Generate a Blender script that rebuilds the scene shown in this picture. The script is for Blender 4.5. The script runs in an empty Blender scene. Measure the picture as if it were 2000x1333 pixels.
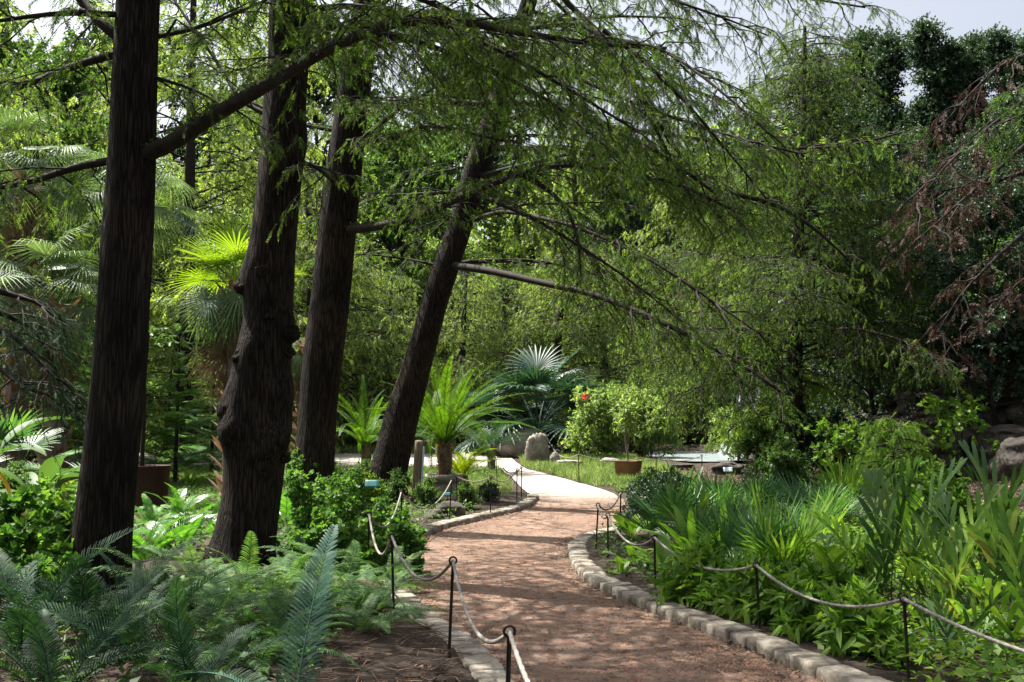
import bpy, math
import numpy as np
from mathutils import Vector
R_ = math.radians
S = bpy.context.scene
COL = S.collection
rng = np.random.default_rng(11)
UP = np.array([0., 0., 1.])

# ------------------------------------------------------------------ camera and layout
F = 1944.44
TILT = math.atan((830 - 666.5) / F)
CAM = np.array([0., 0., 1.6])
def at(px, py, D):
    dx = px - 1000; dy = 666.5 - py
    d = np.array([dx, F * math.cos(TILT) - dy * math.sin(TILT), F * math.sin(TILT) + dy * math.cos(TILT)])
    return CAM + d * (D / d[1])

# path edges: y -> x
LY = np.array([-3, 2, 4, 5.5, 6.5, 7.4, 8.1, 9.5, 10.5, 12, 13.2, 14, 15.4, 16.8, 19, 20.9, 22, 25, 30.3, 38])
LX = np.array([1.7, .8, .4, .12, -.08, -.3, -.61, -1.0, -1.25, -1.42, -1.42, -1.35, -1.08, -.6, .31, .56, .35, .1, -.25, -.25])
RY = np.array([-3, 2, 4.5, 6.2, 7.5, 8.3, 10.1, 11.4, 13, 14.1, 14.6, 15.2, 17, 18.5, 20.5, 22.5, 26, 29.5, 32, 35, 38])
RX = np.array([4.9, 3.3, 2.5, 2.0, 1.63, 1.32, .78, .68, .73, .95, 1.25, 1.55, 1.95, 2.15, 2.3, 2.2, 1.4, .45, .2, 0., -.2])
def xl(y): return np.interp(y, LY, LX)
def xr(y): return np.interp(y, RY, RX)
def yn(x): return 30.3 + .25 * np.sin(x * .3) + .012 * (x + .25) ** 2 * (x < 0)
def yf(x): return 38 + .3 * np.sin(x * .25) + .012 * (x + .25) ** 2 * (x < 0)
def inpath(x, y, m=0.0):
    a = (x > xl(y) - m) & (x < xr(y) + m) & (y < 38 + m)
    b = (x < -.25) & (y > yn(x) - m) & (y < yf(x) + m)
    return a | b
WY = np.array([-30, 8, 15, 20, 24, 30, 38, 45, 47, 400])
WX = np.array([30, 18, 14.5, 12, 11, 9.9, 10.0, 10.6, 10.8, 12])
def sst(t): t = np.clip(t, 0, 1); return t * t * (3 - 2 * t)
def T(x, y):
    x = np.asarray(x, float); y = np.asarray(y, float)
    z = .025 * np.clip(y - 18, 0, 42)
    dw = x - np.interp(y, WY, WX)
    hl = sst((dw - .2) / .9) * 2.5 + .22 * np.clip(dw - 1, 0, 30)
    db = y - 48.5 - np.clip(4.5 - x, 0, 10) * 1.5
    hb = sst(db / .8) * 1.2 + .10 * np.clip(db, 0, 60) * (x > -4)
    hb = hb * sst((x + 2) / 5)
    lit = sst((x - 5.5) / 6) * .55 * sst((26 - y) / 8)
    pond = -.35 * sst(1 - (((x - 7.2) / 2.9) ** 2 + ((y - 39.5) / 7.2) ** 2)) * 1.8
    return z + np.maximum(hl, hb) + lit + np.clip(pond, -.5, 0)
def G(px, py):
    best = None
    Ds = np.concatenate([np.arange(2, 30, .05), np.arange(30, 90, .2)])
    a = at(px, py, 1.0) - CAM
    P = CAM + a * Ds[:, None]
    below = P[:, 2] <= T(P[:, 0], P[:, 1])
    i = int(np.argmax(below)) if below.any() else len(Ds) - 1
    p = P[i]; return np.array([p[0], p[1], float(T(p[0], p[1]))])
def GD(px, D):
    p = at(px, 830, D); return np.array([p[0], D, float(T(p[0], D))])

# ------------------------------------------------------------------ mesh building
def nrm(v): return v / np.maximum(np.linalg.norm(v, axis=-1, keepdims=True), 1e-9)
class MB:
    def __init__(s): s.V = []; s.Fs = []; s.n = 0
    def add(s, V, *Fs):
        V = np.asarray(V, float).reshape(-1, 3)
        for f in Fs:
            f = np.asarray(f, int)
            if len(f): s.Fs.append(f + s.n)
        s.V.append(V); s.n += len(V); return s
    def mesh(s, name, mat, smooth=False, off=None):
        me = bpy.data.meshes.new(name)
        V = np.concatenate(s.V) if s.V else np.zeros((0, 3))
        if off is not None: V = V - np.asarray(off)
        idx = np.concatenate([f.ravel() for f in s.Fs]); tot = np.concatenate([np.full(len(f), f.shape[1]) for f in s.Fs])
        st = np.concatenate([[0], np.cumsum(tot)[:-1]])
        me.vertices.add(len(V)); me.vertices.foreach_set('co', V.astype(np.float32).ravel())
        me.loops.add(len(idx)); me.loops.foreach_set('vertex_index', idx.astype(np.int32))
        me.polygons.add(len(tot)); me.polygons.foreach_set('loop_start', st.astype(np.int32))
        if smooth: me.polygons.foreach_set('use_smooth', np.ones(len(tot), bool))
        me.update(calc_edges=True)
        if isinstance(mat, (list, tuple)):
            for m in mat: me.materials.append(m)
        else: me.materials.append(mat)
        return me
    def obj(s, name, mat, parent=None, smooth=False, world=False):
        off = np.array(parent.location) if (world and parent is not None) else None
        return mkobj(name, s.mesh(name, mat, smooth, off), parent)
def mkobj(name, me, parent=None, loc=None, rot=None, sc=None):
    o = bpy.data.objects.new(name, me); COL.objects.link(o)
    if parent is not None: o.parent = parent
    if loc is not None: o.location = [float(c) for c in loc]
    if rot is not None: o.rotation_euler = [float(c) for c in rot]
    if sc is not None: o.scale = (sc, sc, sc) if np.isscalar(sc) else [float(c) for c in sc]
    return o
def tag(o, label, cat, group=None, kind=None):
    if label: o['label'] = label
    if cat: o['category'] = cat
    if group: o['group'] = group
    if kind: o['kind'] = kind
    return o
def thing(name, label, cat, loc, group=None, rz=0, sc=1):
    o = mkobj(name, None, None, loc, (0, 0, rz), sc); o.empty_display_size = .1
    return tag(o, label, cat, group)

def frames(d, up):
    y = nrm(d); x = nrm(np.cross(y, up)); z = np.cross(x, y)
    return np.stack([x, y, z], -1)
def stamp(mb, tpl, P, Rm, Sc):
    V, Fs = tpl
    n = len(P); m = len(V)
    Sc = np.asarray(Sc, float)
    if Sc.ndim == 1: Sc = Sc[:, None] * np.ones(3)
    W = np.einsum('nij,nmj->nmi', Rm, V[None] * Sc[:, None, :]) + P[:, None, :]
    out = []
    for f in Fs:
        f = np.asarray(f)
        out.append((f[None] + (np.arange(n) * m)[:, None, None]).reshape(-1, f.shape[1]))
    mb.add(W.reshape(-1, 3), *out)
def tubes(mb, P, rad, sides=3, cap=False):
    P = np.asarray(P, float)
    if P.ndim == 2: P = P[None]; rad = np.asarray(rad, float)[None]
    n, k, _ = P.shape
    t = nrm(np.gradient(P, axis=1))
    md = nrm(P[:, -1] - P[:, 0])
    ref = np.where(np.abs(md[:, 2:3]) > .8, np.array([[1., 0, 0]]), np.array([[0., 0, 1.]]))
    u = nrm(np.cross(t, ref[:, None, :])); v = np.cross(t, u)
    a = np.linspace(0, 2 * np.pi, sides, endpoint=False)
    ring = (np.cos(a)[None, None, :, None] * u[:, :, None, :] + np.sin(a)[None, None, :, None] * v[:, :, None, :]) * rad[:, :, None, None] + P[:, :, None, :]
    i = np.arange(k - 1)[:, None]; j = np.arange(sides)[None, :]; j2 = (j + 1) % sides
    q = np.stack([i * sides + j, (i + 1) * sides + j, (i + 1) * sides + j2, i * sides + j2], -1).reshape(-1, 4)
    Fq = (q[None] + (np.arange(n) * k * sides)[:, None, None]).reshape(-1, 4)
    mb.add(ring.reshape(-1, 3), Fq)
    if cap:
        for e in (0, k - 1):
            f = np.arange(sides) + e * sides
            if e == 0: f = f[::-1]
            base = mb.n - n * k * sides
            mb.Fs.append((f[None] + base + (np.arange(n) * k * sides)[:, None]))
def along(P, t):  # P (n,k,3), t (n,m) -> pos, tangent
    n, k, _ = P.shape
    f = np.clip(t, 0, .9999) * (k - 1); i = f.astype(int); w = (f - i)[..., None]
    r = np.arange(n)[:, None]
    a = P[r, i]; b = P[r, i + 1]
    return a * (1 - w) + b * w, nrm(b - a)
def children(P, m, L, k=4, t0=.15, t1=1., ang=55, spread=.15, droop=.25, lift=0., taper=.5, rg=None, planar=True, Lscale=None):
    rg = rg or rng
    n = len(P)
    t = t0 + (t1 - t0) * (np.arange(m)[None] + rg.uniform(.1, .9, (n, m))) / m
    pos, tan = along(P, t)
    sgn = np.where((np.arange(m)[None] + rg.integers(0, 2, (n, 1))) % 2 == 0, 1., -1.)
    side = nrm(np.cross(tan, UP) + 1e-4)
    if not planar:
        rv = rg.normal(size=(n, m, 3)); rv -= (rv * tan).sum(-1, keepdims=True) * tan; side = nrm(rv); sgn = np.ones_like(sgn)
    A = np.radians(ang + rg.normal(0, 10, (n, m)))[..., None]
    d = tan * np.cos(A) + side * sgn[..., None] * np.sin(A) + rg.normal(0, spread, (n, m, 3)) + UP * lift
    d = nrm(d)
    ln = L * (1 - taper * t) * rg.uniform(.6, 1.2, (n, m))
    if Lscale is not None: ln = ln * Lscale[:, None]
    s = np.linspace(0, 1, k)
    C = pos[:, :, None] + d[:, :, None] * (ln[..., None, None] * s[None, None, :, None]) - UP * (droop * ln[..., None, None] * (s ** 2)[None, None, :, None])
    C = C + rg.normal(0, .03, C.shape) * ln[..., None, None] * (s[None, None, :, None] > 0)
    return C.reshape(-1, k, 3), ln.ravel()
def leaves_on(mb, P, per, tpl, size, out=.6, droop=.3, tan_w=.6, upn=.6, t0=.1, rg=None, var=.3, clump=None):
    rg = rg or rng
    n = len(P)
    if n == 0: return
    t = t0 + (1 - t0) * rg.uniform(0, 1, (n, per))
    pos, tan = along(P, t)
    pos = pos.reshape(-1, 3); tan = tan.reshape(-1, 3); N = len(pos)
    d = nrm(tan * tan_w + rg.normal(0, out, (N, 3)) - UP * droop)
    up = nrm(UP * upn + rg.normal(0, .5, (N, 3)))
    stamp(mb, tpl, pos, frames(d, up), size * rg.uniform(1 - var, 1 + var, N))

# leaf templates: unit length along Y, face normal Z
def tp(V, *F): return (np.array(V, float), [np.array(f) for f in F])
DIAM = tp([(0, 0, 0), (.27, .42, .06), (0, 1, -.06), (-.27, .42, .06)], [(0, 1, 2, 3)])
THIN = tp([(0, 0, 0), (.12, .4, .03), (0, 1, -.08), (-.12, .4, .03)], [(0, 1, 2, 3)])
def ovate(w=.3, bend=.15):
    V = [(0, 0, 0), (0, .33, .0), (0, .68, -bend * .4), (0, 1, -bend)]
    R1 = [(w * .85, .26, .06), (w * .9, .6, .04 - bend * .35)]
    V += R1 + [(-a, b, c) for a, b, c in R1]
    return tp(V, [(0, 4, 1), (2, 5, 3), (0, 1, 6), (2, 3, 7)], [(1, 4, 5, 2), (6, 1, 2, 7)])
OVATE = ovate(.3); BROAD = ovate(.42, .2); LANCE = ovate(.13, .25)
def lobed():
    a = np.radians([-110, -80, -52, -28, 0, 28, 52, 80, 110]); r = [.45, .62, .42, .78, .5, .78, .42, .62, .45]
    r = [.42, .6, .5, .85, .62, .95, .62, .85, .5, .6, .42]; a = np.radians(np.linspace(-125, 125, 11))
    V = [(0, .22, -.03)] + [(math.sin(x) * q * .62, .30 + math.cos(x) * q * .66, .06 * math.cos(3 * x)) for x, q in zip(a, r)] + [(0, 0, 0)]
    n = len(a)
    return tp(V, [(0, i + 1, i) for i in range(1, n)] + [(0, 1, n + 1), (0, n + 1, n)])
LOBED = lobed()
def spray(pairs, ll, lw, ang=42, hang=.25):
    V = []; Fc = []
    for i in range(pairs):
        y = (i + .3) / (pairs + .3)
        for s in (-1, 1):
            L = ll * (1 - .45 * y)
            dx = math.sin(R_(ang)) * L * s; dy = math.cos(R_(ang)) * L
            b = len(V); z0 = -hang * y * y * .5
            V += [(0, y - lw / 2, z0), (0, y + lw / 2, z0), (dx, y + dy, z0 - .12 * L)]; Fc.append((b, b + 1, b + 2))
    b = len(V); V += [(-lw * .35, .8, -hang * .3), (lw * .35, .8, -hang * .3), (0, 1.15, -hang * .6)]; Fc.append((b, b + 1, b + 2))
    return tp(V, Fc)
SPRAY0 = spray(5, .34, .115); SPRAY1 = spray(3, .42, .19); SPRAY2 = spray(3, .42, .2)

# ------------------------------------------------------------------ materials
def nt(name):
    m = bpy.data.materials.new(name); m.use_nodes = True
    t = m.node_tree; t.nodes.clear(); return m, t
def N(t, ty, **kw):
    n = t.nodes.new(ty)
    for k, v in kw.items():
        if k in n.inputs: n.inputs[k].default_value = v
        else: setattr(n, k, v)
    return n
def ramp(t, fac, stops):
    r = t.nodes.new('ShaderNodeValToRGB'); e = r.color_ramp.elements
    while len(e) > 1: e.remove(e[-1])
    e[0].position = stops[0][0]; e[0].color = (*stops[0][1], 1)
    for p, c in stops[1:]:
        x = e.new(p); x.color = (*c, 1)
    t.links.new(fac, r.inputs[0]); return r.outputs[0]
def coords(t, scale=(1, 1, 1)):
    g = t.nodes.new('ShaderNodeNewGeometry'); mp = N(t, 'ShaderNodeMapping'); mp.inputs['Scale'].default_value = scale
    t.links.new(g.outputs['Position'], mp.inputs['Vector']); return mp.outputs[0], g
def leafmat(name, stops, tr=.45, rough=.42, tint=(1.3, 1.35, .55), spec=.4, nscale=.7):
    m, t = nt(name)
    co, g = coords(t)
    no = N(t, 'ShaderNodeTexNoise', Scale=nscale, Detail=2.0); t.links.new(co, no.inputs['Vector'])
    mx = N(t, 'ShaderNodeMath', operation='MULTIPLY_ADD'); mx.inputs[1].default_value = .75
    t.links.new(g.outputs['Random Per Island'], mx.inputs[0])
    sb = N(t, 'ShaderNodeMath', operation='MULTIPLY_ADD'); sb.inputs[1].default_value = .9; sb.inputs[2].default_value = -.32
    t.links.new(no.outputs[0], sb.inputs[0]); t.links.new(sb.outputs[0], mx.inputs[2])
    c = ramp(t, mx.outputs[0], stops)
    p = N(t, 'ShaderNodeBsdfPrincipled'); p.inputs['Roughness'].default_value = rough
    p.inputs['Specular IOR Level'].default_value = spec
    t.links.new(c, p.inputs['Base Color'])
    mul = N(t, 'ShaderNodeMix', data_type='RGBA', blend_type='MULTIPLY'); mul.inputs[0].default_value = 1
    t.links.new(c, mul.inputs[6]); mul.inputs[7].default_value = (*tint, 1)
    tl = N(t, 'ShaderNodeBsdfTranslucent'); t.links.new(mul.outputs[2], tl.inputs[0])
    ms = N(t, 'ShaderNodeMixShader'); ms.inputs[0].default_value = tr
    t.links.new(p.outputs[0], ms.inputs[1]); t.links.new(tl.outputs[0], ms.inputs[2])
    o = N(t, 'ShaderNodeOutputMaterial'); t.links.new(ms.outputs[0], o.inputs[0]); return m
def surf(name, stops, scale=(1, 1, 1), nscale=3., detail=6., rough=.85, bump=.3, bdist=.02, stops2=None, n2=20., spec=.3, metal=0., vor=None, mixf=.5):
    m, t = nt(name)
    co, g = coords(t, scale)
    no = N(t, 'ShaderNodeTexNoise', Scale=nscale, Detail=detail); no.inputs['Roughness'].default_value = .62
    t.links.new(co, no.inputs['Vector'])
    c = ramp(t, no.outputs[0], stops)
    h = no.outputs[0]
    if stops2:
        n_ = N(t, 'ShaderNodeTexNoise', Scale=n2, Detail=4.); t.links.new(co, n_.inputs['Vector'])
        c2 = ramp(t, n_.outputs[0], stops2)
        mx = N(t, 'ShaderNodeMix', data_type='RGBA', blend_type='MULTIPLY'); mx.inputs[0].default_value = mixf
        t.links.new(c, mx.inputs[6]); t.links.new(c2, mx.inputs[7]); c = mx.outputs[2]
        ad = N(t, 'ShaderNodeMath', operation='MULTIPLY_ADD'); ad.inputs[1].default_value = .5
        t.links.new(n_.outputs[0], ad.inputs[0]); t.links.new(h, ad.inputs[2]); h = ad.outputs[0]
    if vor:
        v = N(t, 'ShaderNodeTexVoronoi', Scale=vor); v.feature = 'DISTANCE_TO_EDGE'; t.links.new(co, v.inputs['Vector'])
        mn = N(t, 'ShaderNodeMath', operation='MINIMUM'); mn.inputs[1].default_value = .25; t.links.new(v.outputs[0], mn.inputs[0])
        ad = N(t, 'ShaderNodeMath', operation='MULTIPLY_ADD'); ad.inputs[1].default_value = 2.2
        t.links.new(mn.outputs[0], ad.inputs[0]); t.links.new(h, ad.inputs[2]); h = ad.outputs[0]
    p = N(t, 'ShaderNodeBsdfPrincipled'); p.inputs['Roughness'].default_value = rough; p.inputs['Specular IOR Level'].default_value = spec
    p.inputs['Metallic'].default_value = metal
    t.links.new(c, p.inputs['Base Color'])
    if bump:
        b = N(t, 'ShaderNodeBump'); b.inputs['Strength'].default_value = bump; b.inputs['Distance'].default_value = bdist
        t.links.new(h, b.inputs['Height']); t.links.new(b.outputs[0], p.inputs['Normal'])
    o = N(t, 'ShaderNodeOutputMaterial'); t.links.new(p.outputs[0], o.inputs[0]); return m

M = {}
M['cyp'] = leafmat('cypress_leaf', [(0, (.025, .06, .022)), (.5, (.07, .13, .035)), (1, (.20, .28, .07))], tr=.6, rough=.6, spec=.2)
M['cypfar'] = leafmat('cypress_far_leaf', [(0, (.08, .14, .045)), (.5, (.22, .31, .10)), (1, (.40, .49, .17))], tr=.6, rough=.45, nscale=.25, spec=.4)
M['dark'] = leafmat('dark_leaf', [(0, (.018, .04, .028)), (.6, (.04, .08, .045)), (1, (.075, .13, .065))], tr=.25, rough=.5, nscale=.3, spec=.35)
M['mid'] = leafmat('mid_leaf', [(0, (.035, .08, .025)), (.5, (.075, .145, .04)), (1, (.15, .25, .07))], tr=.45, rough=.5, nscale=.4, spec=.3)
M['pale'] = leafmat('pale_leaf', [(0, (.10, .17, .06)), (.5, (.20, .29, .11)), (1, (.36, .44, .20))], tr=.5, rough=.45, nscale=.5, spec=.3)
M['lime'] = leafmat('lime_leaf', [(0, (.10, .21, .04)), (.5, (.19, .33, .06)), (1, (.32, .46, .10))], tr=.55, rough=.5, spec=.25)
M['fern'] = leafmat('fern_leaf', [(0, (.03, .085, .03)), (.5, (.075, .165, .058)), (1, (.17, .28, .08))], tr=.4, rough=.55, spec=.2)
M['blue'] = leafmat('blue_cycad_leaf', [(0, (.035, .095, .07)), (.5, (.06, .15, .11)), (1, (.11, .20, .13))], tr=.25, rough=.5, spec=.3)
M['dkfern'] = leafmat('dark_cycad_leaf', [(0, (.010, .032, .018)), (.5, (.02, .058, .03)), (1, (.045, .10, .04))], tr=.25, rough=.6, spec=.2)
M['zamia'] = leafmat('zamia_leaf', [(0, (.05, .15, .025)), (.5, (.09, .24, .035)), (1, (.15, .32, .05))], tr=.4, rough=.3, spec=.5)
M['vine'] = leafmat('vine_leaf', [(0, (.035, .10, .02)), (.5, (.075, .175, .035)), (.95, (.17, .30, .06)), (1, (.35, .36, .08))], tr=.45, rough=.5, spec=.25)
M['sago'] = leafmat('sago_leaf', [(0, (.03, .09, .012)), (.5, (.065, .16, .02)), (.95, (.12, .25, .03)), (1, (.3, .3, .04))], tr=.5, rough=.45, spec=.3, tint=(1.7, 1.5, .3))
M['sagoy'] = leafmat('young_sago_leaf', [(0, (.14, .24, .02)), (1, (.26, .34, .03))], tr=.55, rough=.35, tint=(1.6, 1.4, .3))
M['palm'] = leafmat('palm_leaf', [(0, (.06, .11, .06)), (.6, (.12, .19, .11)), (1, (.24, .31, .15))], tr=.35, rough=.5, spec=.3)
M['palmy'] = leafmat('bright_palm_leaf', [(0, (.07, .16, .02)), (1, (.17, .28, .035))], tr=.55, rough=.45, tint=(1.6, 1.4, .35))
M['palmetto'] = leafmat('palmetto_leaf', [(0, (.035, .10, .045)), (.6, (.07, .165, .06)), (.93, (.15, .28, .06)), (1, (.36, .30, .12))], tr=.4, rough=.4, spec=.4)
M['cane'] = leafmat('cane_leaf', [(0, (.035, .085, .03)), (.5, (.07, .14, .045)), (.95, (.13, .22, .06)), (1, (.30, .26, .10))], tr=.35, rough=.5, spec=.3)
M['lush'] = leafmat('lush_leaf', [(0, (.05, .14, .02)), (.5, (.13, .25, .035)), (.93, (.25, .38, .06)), (1, (.45, .40, .08))], tr=.5, rough=.45, spec=.35)
M['brown'] = leafmat('dead_leaf', [(0, (.035, .02, .015)), (.6, (.085, .048, .036)), (1, (.17, .10, .075))], tr=.25, rough=.8, tint=(1.1, .9, .8))
M['thatch'] = leafmat('dead_palm_thatch', [(0, (.14, .085, .05)), (1, (.32, .22, .14))], tr=.2, rough=.8, tint=(1.1, .9, .7))
M['yellow'] = leafmat('yellow_leaf', [(0, (.4, .28, .03)), (1, (.6, .42, .05))], tr=.5, rough=.5, tint=(1.2, 1, .4))
M['red'] = leafmat('red_petal', [(0, (.5, .03, .015)), (1, (.75, .07, .03))], tr=.4, rough=.5, tint=(1, 1, 1))
M['grass'] = leafmat('grass_blade', [(0, (.10, .17, .06)), (.5, (.19, .28, .11)), (.9, (.36, .42, .22)), (1, (.5, .45, .3))], tr=.4, rough=.6, spec=.2)
M['litter'] = leafmat('dry_litter', [(0, (.06, .035, .022)), (.5, (.14, .085, .055)), (1, (.28, .19, .12))], tr=.1, rough=.8, tint=(1, 1, 1))
def barkmat():
    m, t = nt('cypress_bark'); co, g = coords(t, (1, 1, .085))
    w = N(t, 'ShaderNodeTexNoise', Scale=5., Detail=3.); t.links.new(co, w.inputs['Vector'])
    ad = N(t, 'ShaderNodeMix', data_type='RGBA', blend_type='LINEAR_LIGHT'); ad.inputs[0].default_value = .07; t.links.new(co, ad.inputs[6]); t.links.new(w.outputs[1], ad.inputs[7])
    v = N(t, 'ShaderNodeTexVoronoi', Scale=34.); v.feature = 'DISTANCE_TO_EDGE'; t.links.new(ad.outputs[2], v.inputs['Vector'])
    n1 = N(t, 'ShaderNodeTexNoise', Scale=30., Detail=8.); n1.inputs['Roughness'].default_value = .7; t.links.new(ad.outputs[2], n1.inputs['Vector'])
    mr = N(t, 'ShaderNodeMapRange'); mr.inputs[1].default_value = 0.; mr.inputs[2].default_value = .32; t.links.new(v.outputs[0], mr.inputs[0])
    h = N(t, 'ShaderNodeMath', operation='MULTIPLY_ADD'); h.inputs[1].default_value = .42; t.links.new(mr.outputs[0], h.inputs[0]); t.links.new(n1.outputs[0], h.inputs[2])
    c = ramp(t, h.outputs[0], [(.3, (.010, .008, .006)), (.58, (.034, .026, .021)), (.8, (.10, .08, .068))])
    big = N(t, 'ShaderNodeTexNoise', Scale=1.3, Detail=3.); t.links.new(g.outputs['Position'], big.inputs['Vector'])
    c2 = ramp(t, big.outputs[0], [(.35, (.22, .20, .20)), (.55, (.42, .42, .42)), (.75, (.68, .55, .48))])
    mx = N(t, 'ShaderNodeMix', data_type='RGBA', blend_type='MULTIPLY'); mx.inputs[0].default_value = .9; t.links.new(c, mx.inputs[6]); t.links.new(c2, mx.inputs[7])
    p = N(t, 'ShaderNodeBsdfPrincipled'); p.inputs['Roughness'].default_value = .9; p.inputs['Specular IOR Level'].default_value = .15
    t.links.new(mx.outputs[2], p.inputs['Base Color'])
    b = N(t, 'ShaderNodeBump'); b.inputs['Strength'].default_value = 1.; b.inputs['Distance'].default_value = .05; t.links.new(h.outputs[0], b.inputs['Height']); t.links.new(b.outputs[0], p.inputs['Normal'])
    o = N(t, 'ShaderNodeOutputMaterial'); t.links.new(p.outputs[0], o.inputs[0]); return m
M['bark'] = barkmat()
M['bark2'] = surf('branch_bark', [(.3, (.008, .006, .005)), (.7, (.035, .026, .02))], scale=(1, 1, .5), nscale=14., bump=.5, bdist=.01)
M['moss'] = leafmat('moss', [(0, (.05, .09, .02)), (1, (.12, .17, .04))], tr=.2, rough=.9)
M['barkpale'] = surf('pale_bark', [(.3, (.12, .10, .08)), (.7, (.33, .29, .24))], scale=(1, 1, .4), nscale=10., bump=.4, bdist=.01)
M['palmbark'] = surf('palm_boot_bark', [(.3, (.06, .045, .035)), (.7, (.28, .21, .16))], scale=(1, 1, .5), nscale=12., bump=.6, bdist=.02)
M['soil'] = surf('soil', [(.25, (.018, .012, .009)), (.5, (.042, .029, .021)), (.75, (.10, .072, .055))], nscale=5., detail=10., bump=.8, bdist=.04,
                 stops2=[(.3, (.4, .38, .36)), (.7, (1, 1, 1))], n2=38., mixf=.8, rough=.95)
M['stone'] = surf('limestone', [(.32, (.10, .088, .07)), (.5, (.28, .245, .20)), (.7, (.44, .40, .33))], nscale=5., bump=.6, bdist=.015,
                  stops2=[(.35, (.5, .48, .45)), (.6, (1, 1, 1))], n2=30., mixf=.6, rough=.9)
M['rock'] = surf('ledge_rock', [(.3, (.03, .026, .023)), (.55, (.09, .078, .068)), (.75, (.20, .18, .155))], nscale=1.6, detail=9., bump=.9, bdist=.06,
                 stops2=[(.35, (.45, .45, .45)), (.6, (1, 1, 1))], n2=9., mixf=.7, rough=.92)
M['boulder'] = surf('boulder_rock', [(.3, (.14, .125, .11)), (.55, (.28, .25, .22)), (.75, (.42, .39, .35))], nscale=2.2, detail=9., bump=.9, bdist=.05,
                 stops2=[(.35, (.5, .5, .5)), (.6, (1, 1, 1))], n2=14., mixf=.6, rough=.9)
M['rope'] = surf('rope_fibre', [(.3, (.15, .14, .125)), (.7, (.32, .30, .27))], nscale=60., bump=.6, bdist=.004, rough=.9)
M['iron'] = surf('black_iron', [(.3, (.012, .012, .012)), (.7, (.03, .027, .025))], nscale=30., bump=.15, bdist=.002, rough=.5, metal=.4)
M['rust'] = surf('rusted_steel', [(.3, (.04, .02, .016)), (.55, (.065, .033, .027)), (.75, (.10, .055, .042))], nscale=3., bump=.15, bdist=.004, rough=.75)
M['terra'] = surf('terracotta', [(.3, (.18, .085, .05)), (.7, (.34, .17, .10))], nscale=4., bump=.2, bdist=.005, rough=.8)
M['concrete'] = surf('cast_concrete', [(.3, (.22, .19, .15)), (.7, (.38, .34, .28))], nscale=8., bump=.3, bdist=.006, rough=.9)
M['wood'] = surf('weathered_post_wood', [(.3, (.10, .075, .05)), (.7, (.24, .19, .13))], scale=(1, 1, .08), nscale=30., bump=.4, bdist=.006, rough=.85)
M['tealsign'] = surf('teal_sign_face', [(.3, (.02, .11, .11)), (.7, (.03, .14, .14))], nscale=4., bump=0, rough=.4)
M['palesign'] = surf('pale_sign_face', [(.3, (.4, .48, .55)), (.7, (.5, .58, .66))], nscale=4., bump=0, rough=.4)

def pathmat():
    m, t = nt('decomposed_granite')
    co, g = coords(t)
    n1 = N(t, 'ShaderNodeTexNoise', Scale=1.1, Detail=5.); t.links.new(co, n1.inputs['Vector'])
    c1 = ramp(t, n1.outputs[0], [(.3, (.155, .118, .096)), (.55, (.235, .18, .148)), (.75, (.34, .268, .225))])
    n2 = N(t, 'ShaderNodeTexNoise', Scale=70., Detail=5.); n2.inputs['Roughness'].default_value = .75; t.links.new(co, n2.inputs['Vector'])
    c2 = ramp(t, n2.outputs[0], [(.3, (.35, .32, .30)), (.5, (.9, .88, .86)), (.68, (1.25, 1.2, 1.15))])
    mx = N(t, 'ShaderNodeMix', data_type='RGBA', blend_type='MULTIPLY'); mx.inputs[0].default_value = .85
    t.links.new(c1, mx.inputs[6]); t.links.new(c2, mx.inputs[7])
    n3 = N(t, 'ShaderNodeTexNoise', Scale=9., Detail=8.); t.links.new(co, n3.inputs['Vector'])
    c3 = ramp(t, n3.outputs[0], [(.32, (.34, .29, .26)), (.48, (.82, .78, .75)), (.7, (1.1, 1.08, 1.05))])
    mx2 = N(t, 'ShaderNodeMix', data_type='RGBA', blend_type='MULTIPLY'); mx2.inputs[0].default_value = .8
    t.links.new(mx.outputs[2], mx2.inputs[6]); t.links.new(c3, mx2.inputs[7])
    # granite colour lightens beyond the bend: the sunlit stretch is painted in
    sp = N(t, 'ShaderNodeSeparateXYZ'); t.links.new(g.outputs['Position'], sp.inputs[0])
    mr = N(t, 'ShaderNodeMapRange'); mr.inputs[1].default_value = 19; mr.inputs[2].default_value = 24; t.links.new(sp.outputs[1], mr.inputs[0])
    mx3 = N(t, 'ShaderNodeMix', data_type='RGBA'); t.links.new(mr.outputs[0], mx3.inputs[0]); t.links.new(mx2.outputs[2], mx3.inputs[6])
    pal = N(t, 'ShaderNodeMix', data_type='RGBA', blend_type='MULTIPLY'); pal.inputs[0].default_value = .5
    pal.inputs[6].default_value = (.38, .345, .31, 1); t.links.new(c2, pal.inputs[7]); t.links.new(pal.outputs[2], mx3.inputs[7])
    p = N(t, 'ShaderNodeBsdfPrincipled'); p.inputs['Roughness'].default_value = .95; p.inputs['Specular IOR Level'].default_value = .15
    t.links.new(mx3.outputs[2], p.inputs['Base Color'])
    b = N(t, 'ShaderNodeBump'); b.inputs['Strength'].default_value = .7; b.inputs['Distance'].default_value = .012
    t.links.new(n2.outputs[0], b.inputs['Height'])
    b2 = N(t, 'ShaderNodeBump'); b2.inputs['Strength'].default_value = .5; b2.inputs['Distance'].default_value = .04
    t.links.new(n3.outputs[0], b2.inputs['Height']); t.links.new(b.outputs[0], b2.inputs['Normal']); t.links.new(b2.outputs[0], p.inputs['Normal'])
    o = N(t, 'ShaderNodeOutputMaterial'); t.links.new(p.outputs[0], o.inputs[0]); return m
M['path'] = pathmat()
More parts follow.
